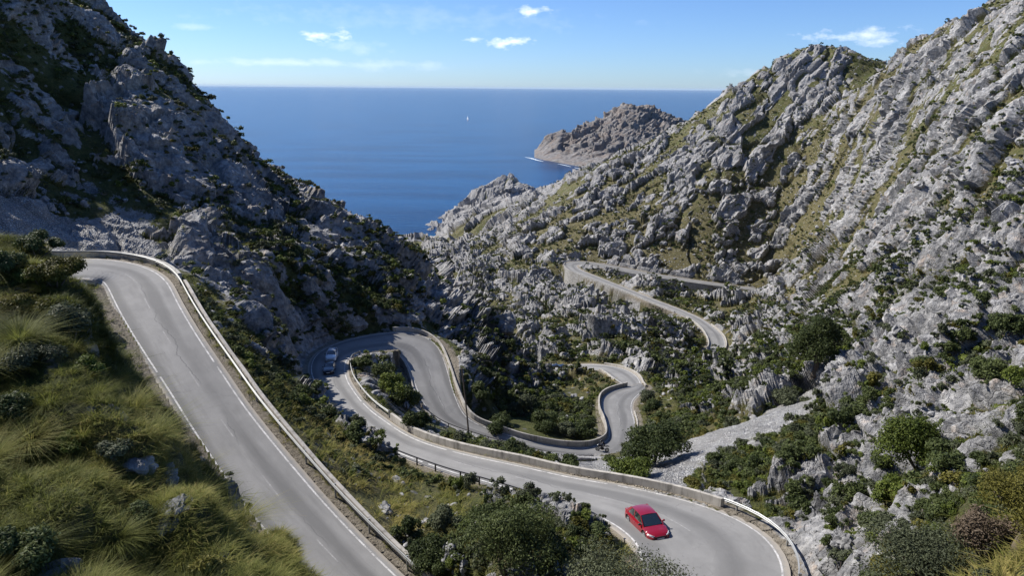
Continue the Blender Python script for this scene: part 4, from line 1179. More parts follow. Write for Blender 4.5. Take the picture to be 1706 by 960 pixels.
def put_on_road(t, r, px, py, heading_px, lift=0.0, lean=0.0):
    """stand a vehicle on the road under a pixel, its nose towards heading_px"""
    i = r.near(px, py)
    z = r.C[i][2] + .045
    p = on_z(px, py, z); q = on_z(heading_px[0], heading_px[1], z)
    d = q - p; yaw = math.atan2(d[1], d[0])
    j0, j1 = max(0, i - 3), min(len(r.C) - 1, i + 3)
    g = r.C[j1] - r.C[j0]; slope = g[2] / np.linalg.norm(g[:2])
    along = (d[0] * g[0] + d[1] * g[1]) / (np.linalg.norm(d[:2]) * np.linalg.norm(g[:2]))
    t.location = (p[0], p[1], z + lift)
    t.rotation_euler = (lean, -math.atan(slope * along), yaw)
    return p, yaw

def carpaint(name, col, rough=.28):
    n = NT(name)
    fl = n.noise(60, 2); c = n.mix(fl, tuple(x * .92 for x in col), tuple(min(1, x * 1.06) for x in col))
    dust = n.ramp(n.noise(1.4, 4, .6), [(.5, 0.0), (.8, .05)])
    c = n.mix(dust, c, (.3, .27, .23))
    n.b.inputs['Coat Weight'].default_value = .8; n.b.inputs['Coat Roughness'].default_value = .06
    return n.done(c, rough, None, .0, .5)

red = make_car('sedan_car', carpaint('red_paint', (.21, .002, .010)), 'red sedan driving round the bend at the bottom of the picture', 'car', 4.25, 1.72, 1.43, 'sedan')
put_on_road(red, ROAD_B, 1077, 884, (1106, 922))
suv = make_car('suv_car', carpaint('white_paint', (.70, .72, .74)), 'white sport utility car in the shade at the hairpin', 'car', 4.3, 1.82, 1.64, 'suv')
put_on_road(suv, ROAD_B, 553, 599, (547, 620)); suv.scale = (.86, .86, .86)
dk = make_car('hatchback_car', carpaint('dark_blue_paint', (.010, .014, .024)), 'dark hatchback car in the shade just ahead of the white one', 'car', 3.9, 1.72, 1.46, 'hatch')
put_on_road(dk, ROAD_B, 549, 619.5, (543, 642)); dk.scale = (.86, .86, .86)
far = make_car('hatchback_car', carpaint('black_paint', (.008, .008, .010)), 'small black car on the straight of the distant valley loop', 'car', 4.2, 1.75, 1.5, 'hatch')
put_on_road(far, ROAD_E, 929, 616, (960, 613.5)); far.scale = (.9, .9, .9)

def skin_body(name, chains, radii_default, mat, parent=None, sub=2):
    """chains: list of [(x,y,z,r), ...]; the first point of later chains is matched to the nearest existing vertex"""
    V, E, R = [], [], []
    for ch in chains:
        prev = None
        for k, (x, y, z, r_) in enumerate(ch):
            p = Vector((x, y, z)); idx = None
            for i, v in enumerate(V):
                if (v - p).length < 1e-3: idx = i; break
            if idx is None:
                idx = len(V); V.append(p); R.append(r_)
            if prev is not None and prev != idx: E.append((prev, idx))
            prev = idx
    me = bpy.data.meshes.new(name); me.from_pydata([tuple(v) for v in V], E, []); me.materials.append(mat)
    o = link(bpy.data.objects.new(name, me), parent)
    md = o.modifiers.new('skin', 'SKIN'); md.use_smooth_shade = True
    for i, d in enumerate(me.skin_vertices[0].data):
        d.radius = (R[i], R[i]); d.use_root = (i == 0)
    s = o.modifiers.new('sub', 'SUBSURF'); s.levels = sub; s.render_levels = sub
    return o

def make_bike():
    t = empty('motorcycle'); tag(t, 'black motorcycle leaning through the lower bend by the parapet', 'motorcycle')
    dark = flat('black_bike_paint', (.012, .012, .014), .3, 0, .5)
    for x in (-.70, .70):
        bm = bmesh.new()
        R_, r_ = .27, .06
        ring = [[bm.verts.new((x + (R_ + r_ * math.cos(b)) * math.cos(a), r_ * 1.0 * math.sin(b), .33 + (R_ + r_ * math.cos(b)) * math.sin(a))) for b in np.linspace(0, 2 * math.pi, 8, endpoint=False)] for a in np.linspace(0, 2 * math.pi, 22, endpoint=False)]
        for i in range(22):
            for j in range(8): bm.faces.new((ring[i][j], ring[i][(j + 1) % 8], ring[(i + 1) % 22][(j + 1) % 8], ring[(i + 1) % 22][j]))
        w = bm_obj('wheel', bm, RUBBER, t, True)
        bm = bmesh.new(); bmesh.ops.create_cone(bm, cap_ends=True, segments=18, radius1=.22, radius2=.22, depth=.03, matrix=Matrix.Translation((x, 0, .33)) @ Matrix.Rotation(math.pi / 2, 4, 'X')); bm_obj('rim', bm, ALLOY, w)
    def lump(name, c, s, mat):
        bm = bmesh.new(); bmesh.ops.create_uvsphere(bm, u_segments=14, v_segments=9, radius=1, matrix=Matrix.Translation(c) @ Matrix.Diagonal((*s, 1))); return bm_obj(name, bm, mat, t, True)
    lump('fuel_tank', (.20, 0, .85), (.32, .17, .17), dark); lump('fairing', (.55, 0, .88), (.26, .22, .24), dark)
    lump('engine', (.05, 0, .48), (.34, .2, .22), BLACKTRIM); lump('tail', (-.72, 0, .90), (.30, .12, .08), dark)
    bm = bmesh.new(); bmesh.ops.create_cube(bm, size=1, matrix=Matrix.Translation((-.32, 0, .84)) @ Matrix.Diagonal((.62, .26, .09, 1))); bmesh.ops.bevel(bm, geom=bm.edges[:], offset=.03, segments=2); bm_obj('seat', bm, BLACKTRIM, t)
    bm = bmesh.new()
    for s in (1, -1):
        d = Vector((.70, s * .1, .33)) - Vector((.50, s * .1, .98)); bmesh.ops.create_cone(bm, cap_ends=True, segments=8, radius1=.03, radius2=.03, depth=d.length, matrix=Matrix.Translation((.60, s * .1, .655)) @ d.to_track_quat('Z', 'Y').to_matrix().to_4x4())
    bm_obj('fork', bm, CHROME, t)
    bm = bmesh.new(); bmesh.ops.create_cone(bm, cap_ends=True, segments=8, radius1=.018, radius2=.018, depth=.72, matrix=Matrix.Translation((.44, 0, 1.05)) @ Matrix.Rotation(math.pi / 2, 4, 'X')); bm_obj('handlebar', bm, CHROME, t)
    bm = bmesh.new(); d = Vector((-.75, -.17, .42)) - Vector((.1, -.17, .30)); bmesh.ops.create_cone(bm, cap_ends=True, segments=10, radius1=.05, radius2=.06, depth=d.length, matrix=Matrix.Translation((-.32, -.17, .36)) @ d.to_track_quat('Z', 'Y').to_matrix().to_4x4()); bm_obj('exhaust', bm, CHROME, t)
    lump('headlight', (.78, 0, .90), (.06, .10, .08), LAMP)
    rider = empty('person'); tag(rider, 'rider in black leathers and helmet crouched on the motorcycle', 'person')
    leather = flat('black_leather', (.014, .014, .017), .45)
    ch = [[(-.28, 0, .95, .15), (-.18, 0, 1.12, .15), (-.02, 0, 1.30, .17), (.10, 0, 1.42, .14), (.16, 0, 1.50, .07), (.20, 0, 1.56, .075)]]
    for s in (1, -1):
        ch.append([(.10, 0, 1.42, .14), (.10, s * .19, 1.40, .085), (.22, s * .30, 1.20, .058), (.40, s * .32, 1.08, .042), (.47, s * .31, 1.06, .04)])
        ch.append([(-.28, 0, .95, .15), (-.22, s * .14, .90, .11), (.14, s * .23, .78, .085), (-.06, s * .22, .46, .06), (-.12, s * .22, .36, .05), (.06, s * .22, .32, .045)])
    skin_body('body', ch, .1, leather, rider)
    bm = bmesh.new(); bmesh.ops.create_uvsphere(bm, u_segments=16, v_segments=12, radius=1, matrix=Matrix.Translation((.26, 0, 1.63)) @ Matrix.Diagonal((.155, .13, .145, 1))); hm = bm_obj('helmet', bm, flat('helmet_shell', (.03, .03, .035), .2), rider, True)
    bm = bmesh.new(); bmesh.ops.create_uvsphere(bm, u_segments=14, v_segments=8, radius=1, matrix=Matrix.Translation((.315, 0, 1.64)) @ Matrix.Diagonal((.115, .105, .06, 1))); bm_obj('visor', bm, GLASS, hm, True)
    return t, rider
bike, rider = make_bike()
put_on_road(bike, ROAD_B, 1003, 753, (975, 752.5), lean=.28)
rider.location = bike.location; rider.rotation_euler = bike.rotation_euler

def make_sailboat():
    p = on_z(779, 199.5, SEA_Z)
    t = empty('sailboat', tuple(p), -1.0); tag(t, 'tiny white sailboat far out on the blue sea', 'sailboat')
    wht = flat('white_gelcoat', (.8, .8, .8), .4)
    s = float(p @ CF) * 7 / F_PX / 13.5                            # mast eight pixels tall
    bm = bmesh.new(); rings = []
    for f in np.linspace(0, 1, 9):
        w = 1.7 * math.sin(math.pi * min(1, .25 + .75 * (1 - f))) * (1 if f < .95 else .1) + .02
        rings.append([bm.verts.new(((f - .45) * 10 * s, y * w * s, z * s)) for y, z in ((-1, 1.2), (-.8, .2), (0, -.4), (.8, .2), (1, 1.2))])
    for a, b in zip(rings, rings[1:]):
        for j in range(4): bm.faces.new((a[j], a[j + 1], b[j + 1], b[j]))
        bm.faces.new((a[4], a[0], b[0], b[4]))
    bm.faces.new(rings[0]); bm.faces.new(rings[-1])
    bm_obj('hull', bm, wht, t)
    bm = bmesh.new(); bmesh.ops.create_cone(bm, cap_ends=True, segments=8, radius1=.14 * s, radius2=.08 * s, depth=12.5 * s, matrix=Matrix.Translation((.4 * s, 0, 7.2 * s))); bm_obj('mast', bm, GALV, t)
    for nm, tri in (('mainsail', ((.2, 1.9), (-4.2, 2.1), (.2, 13))), ('jib', ((.7, 11.5), (5.0, 1.6), (.9, 2.2)))):
        bm = bmesh.new(); quadpanel(bm, [(x * s, .35 * s * (1 if abs(x) > 2 else 0), z * s) for x, z in tri], .05 * s, (0, 1, 0)); bm_obj(nm, bm, wht, t)
make_sailboat()
# ------------------------------------------------------------------ vegetation
def leaf_mat(name, dark, light, rough=.55, trans=.25, mid=None):
    n = NT(name)
    at_ = n.add('ShaderNodeAttribute', attribute_name='tint')
    oi = n.add('ShaderNodeObjectInfo')
    f = n.math('ADD', n.math('MULTIPLY', at_.outputs['Fac'], .8), n.math('MULTIPLY', n.math('SUBTRACT', oi.outputs['Random'], .5), .35))
    c = n.ramp(f, [(0.0, dark), (1.0, light)] if mid is None else [(0.0, dark), (.42, mid), (1.0, light)])
    m = n.done(c, rough, spec=.12)
    tr = n.add('ShaderNodeBsdfTranslucent'); n.l.new(c, tr.inputs['Color'])
    mx = n.add('ShaderNodeMixShader'); mx.inputs[0].default_value = trans
    n.l.new(n.b.outputs[0], mx.inputs[1]); n.l.new(tr.outputs[0], mx.inputs[2]); n.l.new(mx.outputs[0], n.out.inputs['Surface'])
    return m
LEAF = {
 'dark': leaf_mat('dark_evergreen_leaves', (.026, .038, .013), (.130, .155, .052)),
 'olive': leaf_mat('grey_green_leaves', (.040, .048, .026), (.155, .17, .095)),
 'bright': leaf_mat('fresh_green_leaves', (.036, .054, .010), (.180, .215, .042)),
 'yellow': leaf_mat('yellow_green_leaves', (.050, .050, .010), (.200, .180, .040)),
 'brown': leaf_mat('dry_brown_twigs', (.055, .040, .026), (.200, .155, .110), trans=.1),
}
GRASSMAT = leaf_mat('long_grass_blades', (.036, .048, .010), (.52, .40, .16), .6, .50, (.200, .215, .052))
BARK = flat('rough_bark', (.10, .080, .062), .95, vary=.35, scale=5)

def crown_arrays(rng, blobs, n, size, open_=0.25):
    """leaf-clump quads through the outer part of a set of ellipsoids (c, r): verts, faces, tint"""
    c = np.array([b[0] for b in blobs], float); r = np.array([b[1] for b in blobs], float)
    wt = (r.prod(1)) ** (2 / 3); pick = rng.choice(len(blobs), n, p=wt / wt.sum())
    d = rng.normal(size=(n, 3)); d /= np.linalg.norm(d, axis=1, keepdims=True)
    low = d[:, 2] < -.35; d[low, 2] *= -1
    rad = rng.uniform(.35, 1.0, n) ** .6 * (1 + rng.normal(0, .13, n))
    ctr = c[pick] + d * r[pick] * rad[:, None]
    nrm = d * .8 + rng.normal(0, .55, (n, 3)) + (0, 0, .25); nrm /= np.linalg.norm(nrm, axis=1, keepdims=True)
    a = np.cross(nrm, rng.normal(size=(n, 3))); a /= np.linalg.norm(a, axis=1, keepdims=True) + 1e-9
    b = np.cross(nrm, a)
    s = size * rng.uniform(.55, 1.35, n)[:, None]
    V = np.stack([ctr - a * s, ctr - b * s * .45, ctr + a * s + nrm * s * .15, ctr + b * s * .45], 1)
    blobt = rng.normal(0, .10, len(blobs))
    t = np.clip(.42 + rng.normal(0, .20, n) + blobt[pick], 0, 1)                   # leaf to leaf, bough to bough
    return V.reshape(-1, 3), np.arange(n * 4).reshape(n, 4), np.repeat(t, 4)

def leaves_obj(name, V, F, tint, mat, parent=None):
    o = mesh_np(name, V, F, mat, parent)
    a = o.data.attributes.new('tint', 'FLOAT', 'POINT'); a.data.foreach_set('value', np.ascontiguousarray(tint, dtype=f32))
    return o

def shrub_blobs(rng, w, h, k=7, flat_=.0):
    out = []
    for i in range(k):
        a = rng.uniform(0, 2 * math.pi); q = rng.uniform(.0, .80) ** .8
        rr = rng.uniform(.17, .42)
        z = h * (.30 + rng.uniform(0, .48) * (1 - q))
        out.append(((q * math.cos(a) * w / 2, q * math.sin(a) * w / 2, z), (rr * w * .62, rr * w * .62, rr * h * .85)))
    return out

def limb_mesh(bm, p0, p1, r0, r1, seg=7, steps=4, bend=(0, 0, 0)):
    p0, p1, bend = Vector(p0), Vector(p1), Vector(bend); rings = []
    d = (p1 - p0).normalized(); ax = d.orthogonal().normalized(); ay = d.cross(ax)
    for k in range(steps + 1):
        f = k / steps; c = p0.lerp(p1, f) + bend * math.sin(math.pi * f); r_ = r0 + (r1 - r0) * f
        rings.append([bm.verts.new(c + ax * r_ * math.cos(a) + ay * r_ * math.sin(a)) for a in np.linspace(0, 2 * math.pi, seg, endpoint=False)])
    for a, b in zip(rings, rings[1:]):
        for j in range(seg): bm.faces.new((a[j], a[(j + 1) % seg], b[(j + 1) % seg], b[j]))
    bm.faces.new(rings[-1])

# --- what the camera sees of the ground: a depth buffer over the terrain points
PV = GD.reshape(-1, 3)
SX, SY, SD = project(PV)
_in = (SX > -60) & (SX < 1766) & (SY > -60) & (SY < 1020) & (SD > 2)
ZW, ZH = 1830 // 3, 1090 // 3
_zx = np.clip(((SX + 60) / 3).astype(int), 0, ZW - 1); _zy = np.clip(((SY + 60) / 3).astype(int), 0, ZH - 1)
ZB = np.full(ZW * ZH, 1e9)
np.minimum.at(ZB, (_zx + _zy * ZW)[_in], SD[_in])
ZB = ZB.reshape(ZH, ZW)
_m = ZB.copy()
for dy in (-1, 0, 1):
    for dx in (-1, 0, 1):
        _m = np.minimum(_m, np.roll(np.roll(ZB, dy, 0), dx, 1))
VIS = _in & (SD < _m[_zy, _zx] * 1.06 + .6)
NEARV = _in & (SD < _m[_zy, _zx] * 1.25 + 4)                      # just behind a crest counts too: tops show
_e1 = np.linalg.norm(np.diff(GD, axis=0, append=GD[-1:]), axis=2).ravel(); _e2 = np.linalg.norm(np.diff(GD, axis=1, append=GD[:, -1:]), axis=2).ravel()
AREA = _e1 * _e2
NRM = smooth_normals(grid_normals(GD), 1).reshape(-1, 3)
print('visibility', time.time() - T0)

def ground_at(px, py, tol=5):
    """the visible terrain vertex under a pixel"""
    for t in (tol, 12, 30, 80):
        m = np.nonzero(VIS & (np.abs(SX - px) < t) & (np.abs(SY - py) < t))[0]
        if len(m):
            m = m[np.argsort((SX[m] - px) ** 2 + (SY[m] - py) ** 2)[:12]]
            return m[np.argmin(SD[m])]
    return int(np.argmin((SX - px) ** 2 + (SY - py) ** 2 + np.where(VIS, 0, 1e7)))

TAKEN = []                                                          # (x, y, radius) of the named plants
def plant(kind, px, py, wpx, hpx, label, name='bush', cat='bush', leaf=None, dens=1.0, trunk=False, depth=None):
    rng = np.random.default_rng(int(px * 7 + py))
    if depth is None:
        i = ground_at(px, py); P = PV[i].copy(); d = SD[i]
    else:
        m = np.nonzero((np.abs(SX - px) < 4) & (np.abs(SD - depth) < .6))[0]
        P = PV[m[np.argmin(np.abs(SX[m] - px))]].copy(); d = depth
    w, h = wpx * d / F_PX, hpx * d / F_PX
    t = empty(name, (P[0], P[1], P[2] - .08 * h)); tag(t, label, cat)
    TAKEN.append((P[0], P[1], w * .45))
    leaf = leaf or max(.026, min(.16, d * .0021))
    n = int(min(15000, max(500, dens * 3.4 * (w * w + w * h) / (leaf * leaf))))
    if trunk:
        bm = bmesh.new(); fork = Vector((rng.normal(0, .05) * w, rng.normal(0, .05) * w, h * .34))
        limb_mesh(bm, (0, 0, -.4), fork, .045 * h + .04, .035 * h, steps=5, bend=(rng.normal(0, .05) * w, 0, 0))
        tr = bm_obj('trunk', bm, BARK, t, True)
        blobs = []
        for k in range(17):
            a = k * 2.4 + rng.uniform(-.4, .4); q = rng.uniform(.18, .78) if k else .05
            tip = Vector((math.cos(a) * q * w / 2, math.sin(a) * q * w / 2, h * (.80 - .30 * q + rng.uniform(-.26, .06))))
            bm = bmesh.new(); limb_mesh(bm, fork, tip, .020 * h, .006 * h, 5, 3, (0, 0, .03 * h)); bm_obj('limb', bm, BARK, tr, True)
            rr = rng.uniform(.15, .25)
            blobs.append((tuple(tip), (rr * w, rr * w, rr * h * 1.05)))
        V, F_, ti = crown_arrays(rng, blobs, n, leaf)
        leaves_obj('crown', V, F_, ti, LEAF[kind], t)
    else:
        blobs = shrub_blobs(rng, w, h, 9)
        V, F_, ti = crown_arrays(rng, blobs, n, leaf)
        leaves_obj('foliage', V, F_, ti, LEAF[kind], t)
        for k in range(5):
            b = blobs[k][0]
            bm = bmesh.new(); limb_mesh(bm, (b[0] * .1, b[1] * .1, -.1), b, .015 * h + .01, .006, 5, 2); bm_obj('stem', bm, BARK, t, True)
    return t

def named_plants():
    T = dict(name='tree', cat='tree', trunk=True)
    plant('dark', 848, 948, 190, 125, 'broad dark evergreen tree on the slope below the red car, largest of those beside it', **T)
    plant('dark', 1090, 768, 112, 78, 'dark round tree where the grey scree meets the lower road bend', **T)
    plant('bright', 1050, 802, 78, 36, 'bright green tree behind the parapet at the foot of the scree', depth=67, **T)
    plant('dark', 1356, 622, 82, 112, 'tall dark tree alone on the boulder slope of the right hillside', **T)
    plant('bright', 1530, 772, 126, 118, 'large round green bush growing against the pale rock slab on the right', dens=1.5)
    plant('yellow', 1695, 915, 140, 190, 'tall yellow green tree cut by the right edge of the picture', dens=1.2, **T)
    plant('olive', 1525, 985, 215, 140, 'wide grey green olive tree in the bottom right corner', dens=1.2, **T)
    plant('olive', 1010, 1000, 250, 75, 'grey green tree crown at the bottom edge below the red car', depth=38.5, dens=1.3, **T)
    plant('dark', 963, 621, 11, 20, 'tiny dark tree standing beside the distant valley road loop', **T)
    plant('olive', 782, 816, 30, 34, 'small lone tree beside the iron railing', **T)
    plant('dark', 952, 800, 54, 22, 'dark shrub behind the parapet left of the bright green tree', depth=71)
    plant('dark', 1016, 784, 30, 9, 'low dark shrub under the end of the lower railing', depth=84)
    plant('olive', 1080, 670, 36, 30, 'grey green shrub hiding the end of the lower bend beside the rock')
    plant('dark', 722, 945, 105, 62, 'dark green shrub thicket left of the broad dark tree')
    plant('olive', 748, 885, 62, 62, 'grey green shrub above the dark thicket on the middle slope')
    plant('dark', 905, 905, 70, 50, 'dark bush touching the right side of the broad dark tree')
    plant('bright', 975, 862, 30, 18, 'little green bush at the end of the iron railing')
    plant('bright', 1478, 842, 80, 66, 'green bush below the large round bush beside a boulder')
    plant('dark', 1452, 895, 62, 56, 'dark green bush above the olive tree near the guardrail')
    plant('brown', 1645, 930, 120, 125, 'dry brown leafless bush between the olive and the yellow green tree', dens=.55)
    plant('brown', 1100, 752, 36, 42, 'pale dry bush in front of the dark tree at the lower bend')
    for px, py, w, h, k, s in ((606, 612, 38, 28, 'dark', 'northernmost'), (640, 628, 52, 36, 'dark', 'second'), (650, 656, 56, 44, 'bright', 'third'), (680, 682, 52, 50, 'dark', 'fourth'), (697, 716, 60, 42, 'dark', 'lowest')):
        plant(k, px, py, w, h, {'northernmost': 'dark shrub at the top of the hairpin island', 'second': 'dark wide shrub in the shaded middle of the hairpin island', 'third': 'greener shrub in the centre of the hairpin island', 'fourth': 'tall dark shrub on the island overhanging the lower road', 'lowest': 'lowest dark shrub at the tail of the hairpin island'}[s])
    for px, py, w, h, k, l in ((840, 715, 56, 34, 'dark', 'dark shrub just below the parapet of the lower road'), (872, 690, 46, 42, 'olive', 'grey green tall shrub on the shaded spur below the road'), (905, 712, 54, 34, 'dark', 'broad dark shrub in the hollow inside the lower bend'),
                               (940, 722, 44, 34, 'olive', 'grey green shrub by pale rocks inside the lower bend'), (975, 724, 46, 32, 'dark', 'dark shrub tucked behind the curved parapet corner'), (800, 660, 40, 30, 'dark', 'dark shrub at the foot of the tall bend wall'), (1080, 690, 44, 34, 'dark', 'dark shrub on the rock right of the lower bend')):
        plant(k, px, py, w, h, l)
    plant('olive', 122, 560, 100, 72, 'grey green bush on the grassy bank above the left road')
    plant('yellow', 95, 470, 110, 62, 'yellow green bush on the crest of the left bank')
    plant('dark', 62, 420, 84, 48, 'dark bush at the top of the left bank under the cliff')
    plant('dark', 20, 450, 60, 46, 'dark bush at the left picture edge on top of the bank')
    plant('dark', 1640, 630, 70, 44, 'spreading dark bush in a crack of the big right slab, lower one')
    plant('bright', 1690, 640, 60, 50, 'green bush at the right picture edge on the slab')
    plant('dark', 1675, 560, 66, 44, 'dark bush high in a crack of the big right slab')
    plant('olive', 1315, 670, 60, 30, 'pale green low bush above the top of the scree')
    plant('dark', 1400, 700, 56, 44, 'dark bush above the right side of the scree')
def bank_plants():
    rng = np.random.default_rng(8)
    for px, py, w, h, k, l in ((40, 520, 80, 44, 'yellow', 'yellow green cushion bush high on the left bank'), (150, 620, 60, 34, 'bright', 'fresh green cushion bush on the bank beside the crest'), (60, 600, 90, 44, 'olive', 'low grey green bush in the middle of the left bank'),
                               (25, 690, 70, 48, 'dark', 'dark bush at the left picture edge halfway down'), (190, 760, 66, 36, 'olive', 'grey green bush above the rocky patch of the bank'), (120, 740, 60, 30, 'bright', 'small green bush amid tussocks on the bank'),
                               (30, 930, 110, 70, 'dark', 'dark bush in the bottom left corner'), (235, 860, 60, 34, 'dark', 'dark low bush behind the front tussocks'), (350, 960, 70, 40, 'yellow', 'yellow green bush at the bottom by the crest'), (75, 470, 70, 40, 'bright', 'bright bush under the crest bushes of the bank')):
        plant(k, px, py, w, h, l)
named_plants()
bank_plants()
print('named plants', time.time() - T0)

# --- scrub: one prototype per look, copied; the many far ones in one mesh
def road_clear(P, m):
    lat, e, z, k = road_query(P[:, 0], P[:, 1]); return e > m
def scrub():
    rng = np.random.default_rng(5)
    rock, grav = ATTR[:, 0], ATTR[:, 1]
    w = AREA * NEARV * (SD < 620) * (SD > 19) * np.clip(REGV[:, 1] + .12, 0, 1) ** 1.3 * (1 - np.where((SX < 720) & (SD > 86), .62, .66) * rock) * (1 - grav) * (EDGE > 1.7) * ~((SX > 640) & (SX < 1040) & (SD > 70) & (SD < 112)) * np.where((SD < 90) & (SX < 700), .45, 1.0) * (PV[:, 2] > SEA_Z + 15)
    w *= np.clip(.25 + fbm(PV / 14, 3, 33) * 1.1 + .40, .06, 2)
    w = w / np.clip(SD, 35, 400) ** 1.15
    w[PV[:, 1] < 0] = 0
    n = 42000
    idx = rng.choice(len(PV), n, p=w / w.sum(), replace=False)
    P = PV[idx]; d = SD[idx]
    size = np.exp(rng.normal(math.log(1.2), .45, n)) * np.where(d > 150, 1.05, 1.0) * np.where(d < 62, .62, 1) * np.where((d < 95) & (SX[idx] < 720), .72, 1)
    kind = rng.choice(4, n, p=[.50, .27, .15, .08])                  # dark olive bright yellow
    size = np.clip(size, .35, np.where(d < 160, 2.1, 3.2))
    ok = road_clear(P, 1.2 + size * .5)
    for x, y, r_ in TAKEN: ok &= np.hypot(P[:, 0] - x, P[:, 1] - y) > r_ * .8
    P, d, size, kind, idx = P[ok], d[ok], size[ok], kind[ok], idx[ok]
    order = np.argsort(-(size / d) * VIS[idx])
    big, rest = order[:255], order[255:]
    names = ['dark', 'olive', 'bright', 'yellow']
    protos = {}
    for k in range(4):
        for v in range(3):
            pr = np.random.default_rng(100 + k * 10 + v)
            bl = shrub_blobs(pr, 1.0, .72, 8)
            V, F_, ti = crown_arrays(pr, bl, 1500, .052)
            protos[k, v] = (V, F_, ti)
    made = {}
    def where(px, py, D):
        if px < 520 and D < 22: return 'in the grass of the near left bank'
        if px < 470 and D < 80: return 'beside the straight road on the left'
        if D < 75 and px < 1060: return 'on the slope between the two near roads'
        if D < 150 and px > 1060: return 'on the near right hillside above the guardrail'
        if px < 760: return 'on the shaded left cliff'
        if px < 1000 and D < 150: return 'on the spur below the hairpin'
        return 'among boulders of the far right hillside'
    look = ['dark green', 'grey green', 'bright green', 'yellow green']
    for j in big:
        k, v = int(kind[j]), int(rng.integers(3))
        key = (k, v)
        if key not in made:
            t = empty('scrub_bush')
            o = leaves_obj('foliage', *protos[key], LEAF[names[k]], t)
            bm = bmesh.new()
            for q in range(4):
                a = q * 1.7; limb_mesh(bm, (0, 0, -.12), (.22 * math.cos(a), .22 * math.sin(a), .4), .022, .008, 5, 2)
            st = bm_obj('stem', bm, BARK, t, True); st['kind'] = 'stuff'
            made[key] = (t, [o, st])
        else:
            src, parts = made[key]
            t = src.copy(); COL.objects.link(t)
            for p_ in parts:
                c = p_.copy(); c.parent = t; COL.objects.link(c)
        s = size[j]
        px, py, _ = project(P[j:j + 1]); pl = where(px[0], py[0], d[j])
        tag(t, f'{look[k]} scrub bush growing {pl}', 'bush', f'{look[k]} scrub bushes {pl}')
        t.location = (P[j, 0], P[j, 1], P[j, 2] - .06 * s); t.scale = (s, s * rng.uniform(.85, 1.15), s * rng.uniform(.8, 1.2)); t.rotation_euler = (0, 0, rng.uniform(0, 6.28))
    # the rest, merged by look
    lod = []
    for k in range(6):
        pr = np.random.default_rng(300 + k); bl = shrub_blobs(pr, 1.0, .72, 5)
        lod.append((crown_arrays(pr, bl, 300, .085), crown_arrays(pr, bl, 110, .14)))
    for k in range(4):
        VV, FF, TT = [], [], []; base = 0
        for j in rest[kind[rest] == k]:
            V, F_, ti = lod[int(rng.integers(6))][0 if d[j] < 130 else 1]
            a = rng.uniform(0, 6.28); s = size[j]; ca, sa = math.cos(a), math.sin(a)
            q = np.stack([V[:, 0] * ca - V[:, 1] * sa, V[:, 0] * sa + V[:, 1] * ca, V[:, 2] * rng.uniform(.75, 1.25)], 1) * s + P[j] - (0, 0, .06 * s)
            VV.append(q); FF.append(F_ + base); TT.append(np.clip(ti + rng.normal(0, .1), 0, 1)); base += len(V)
        if VV:
            o = leaves_obj('scrub', np.concatenate(VV), np.concatenate(FF), np.concatenate(TT), LEAF[names[k]])
            tag(o, f'{look[k]} scrub scattered thickly over the hillsides', 'scrub', kind='stuff')
scrub()
print('scrub', time.time() - T0)

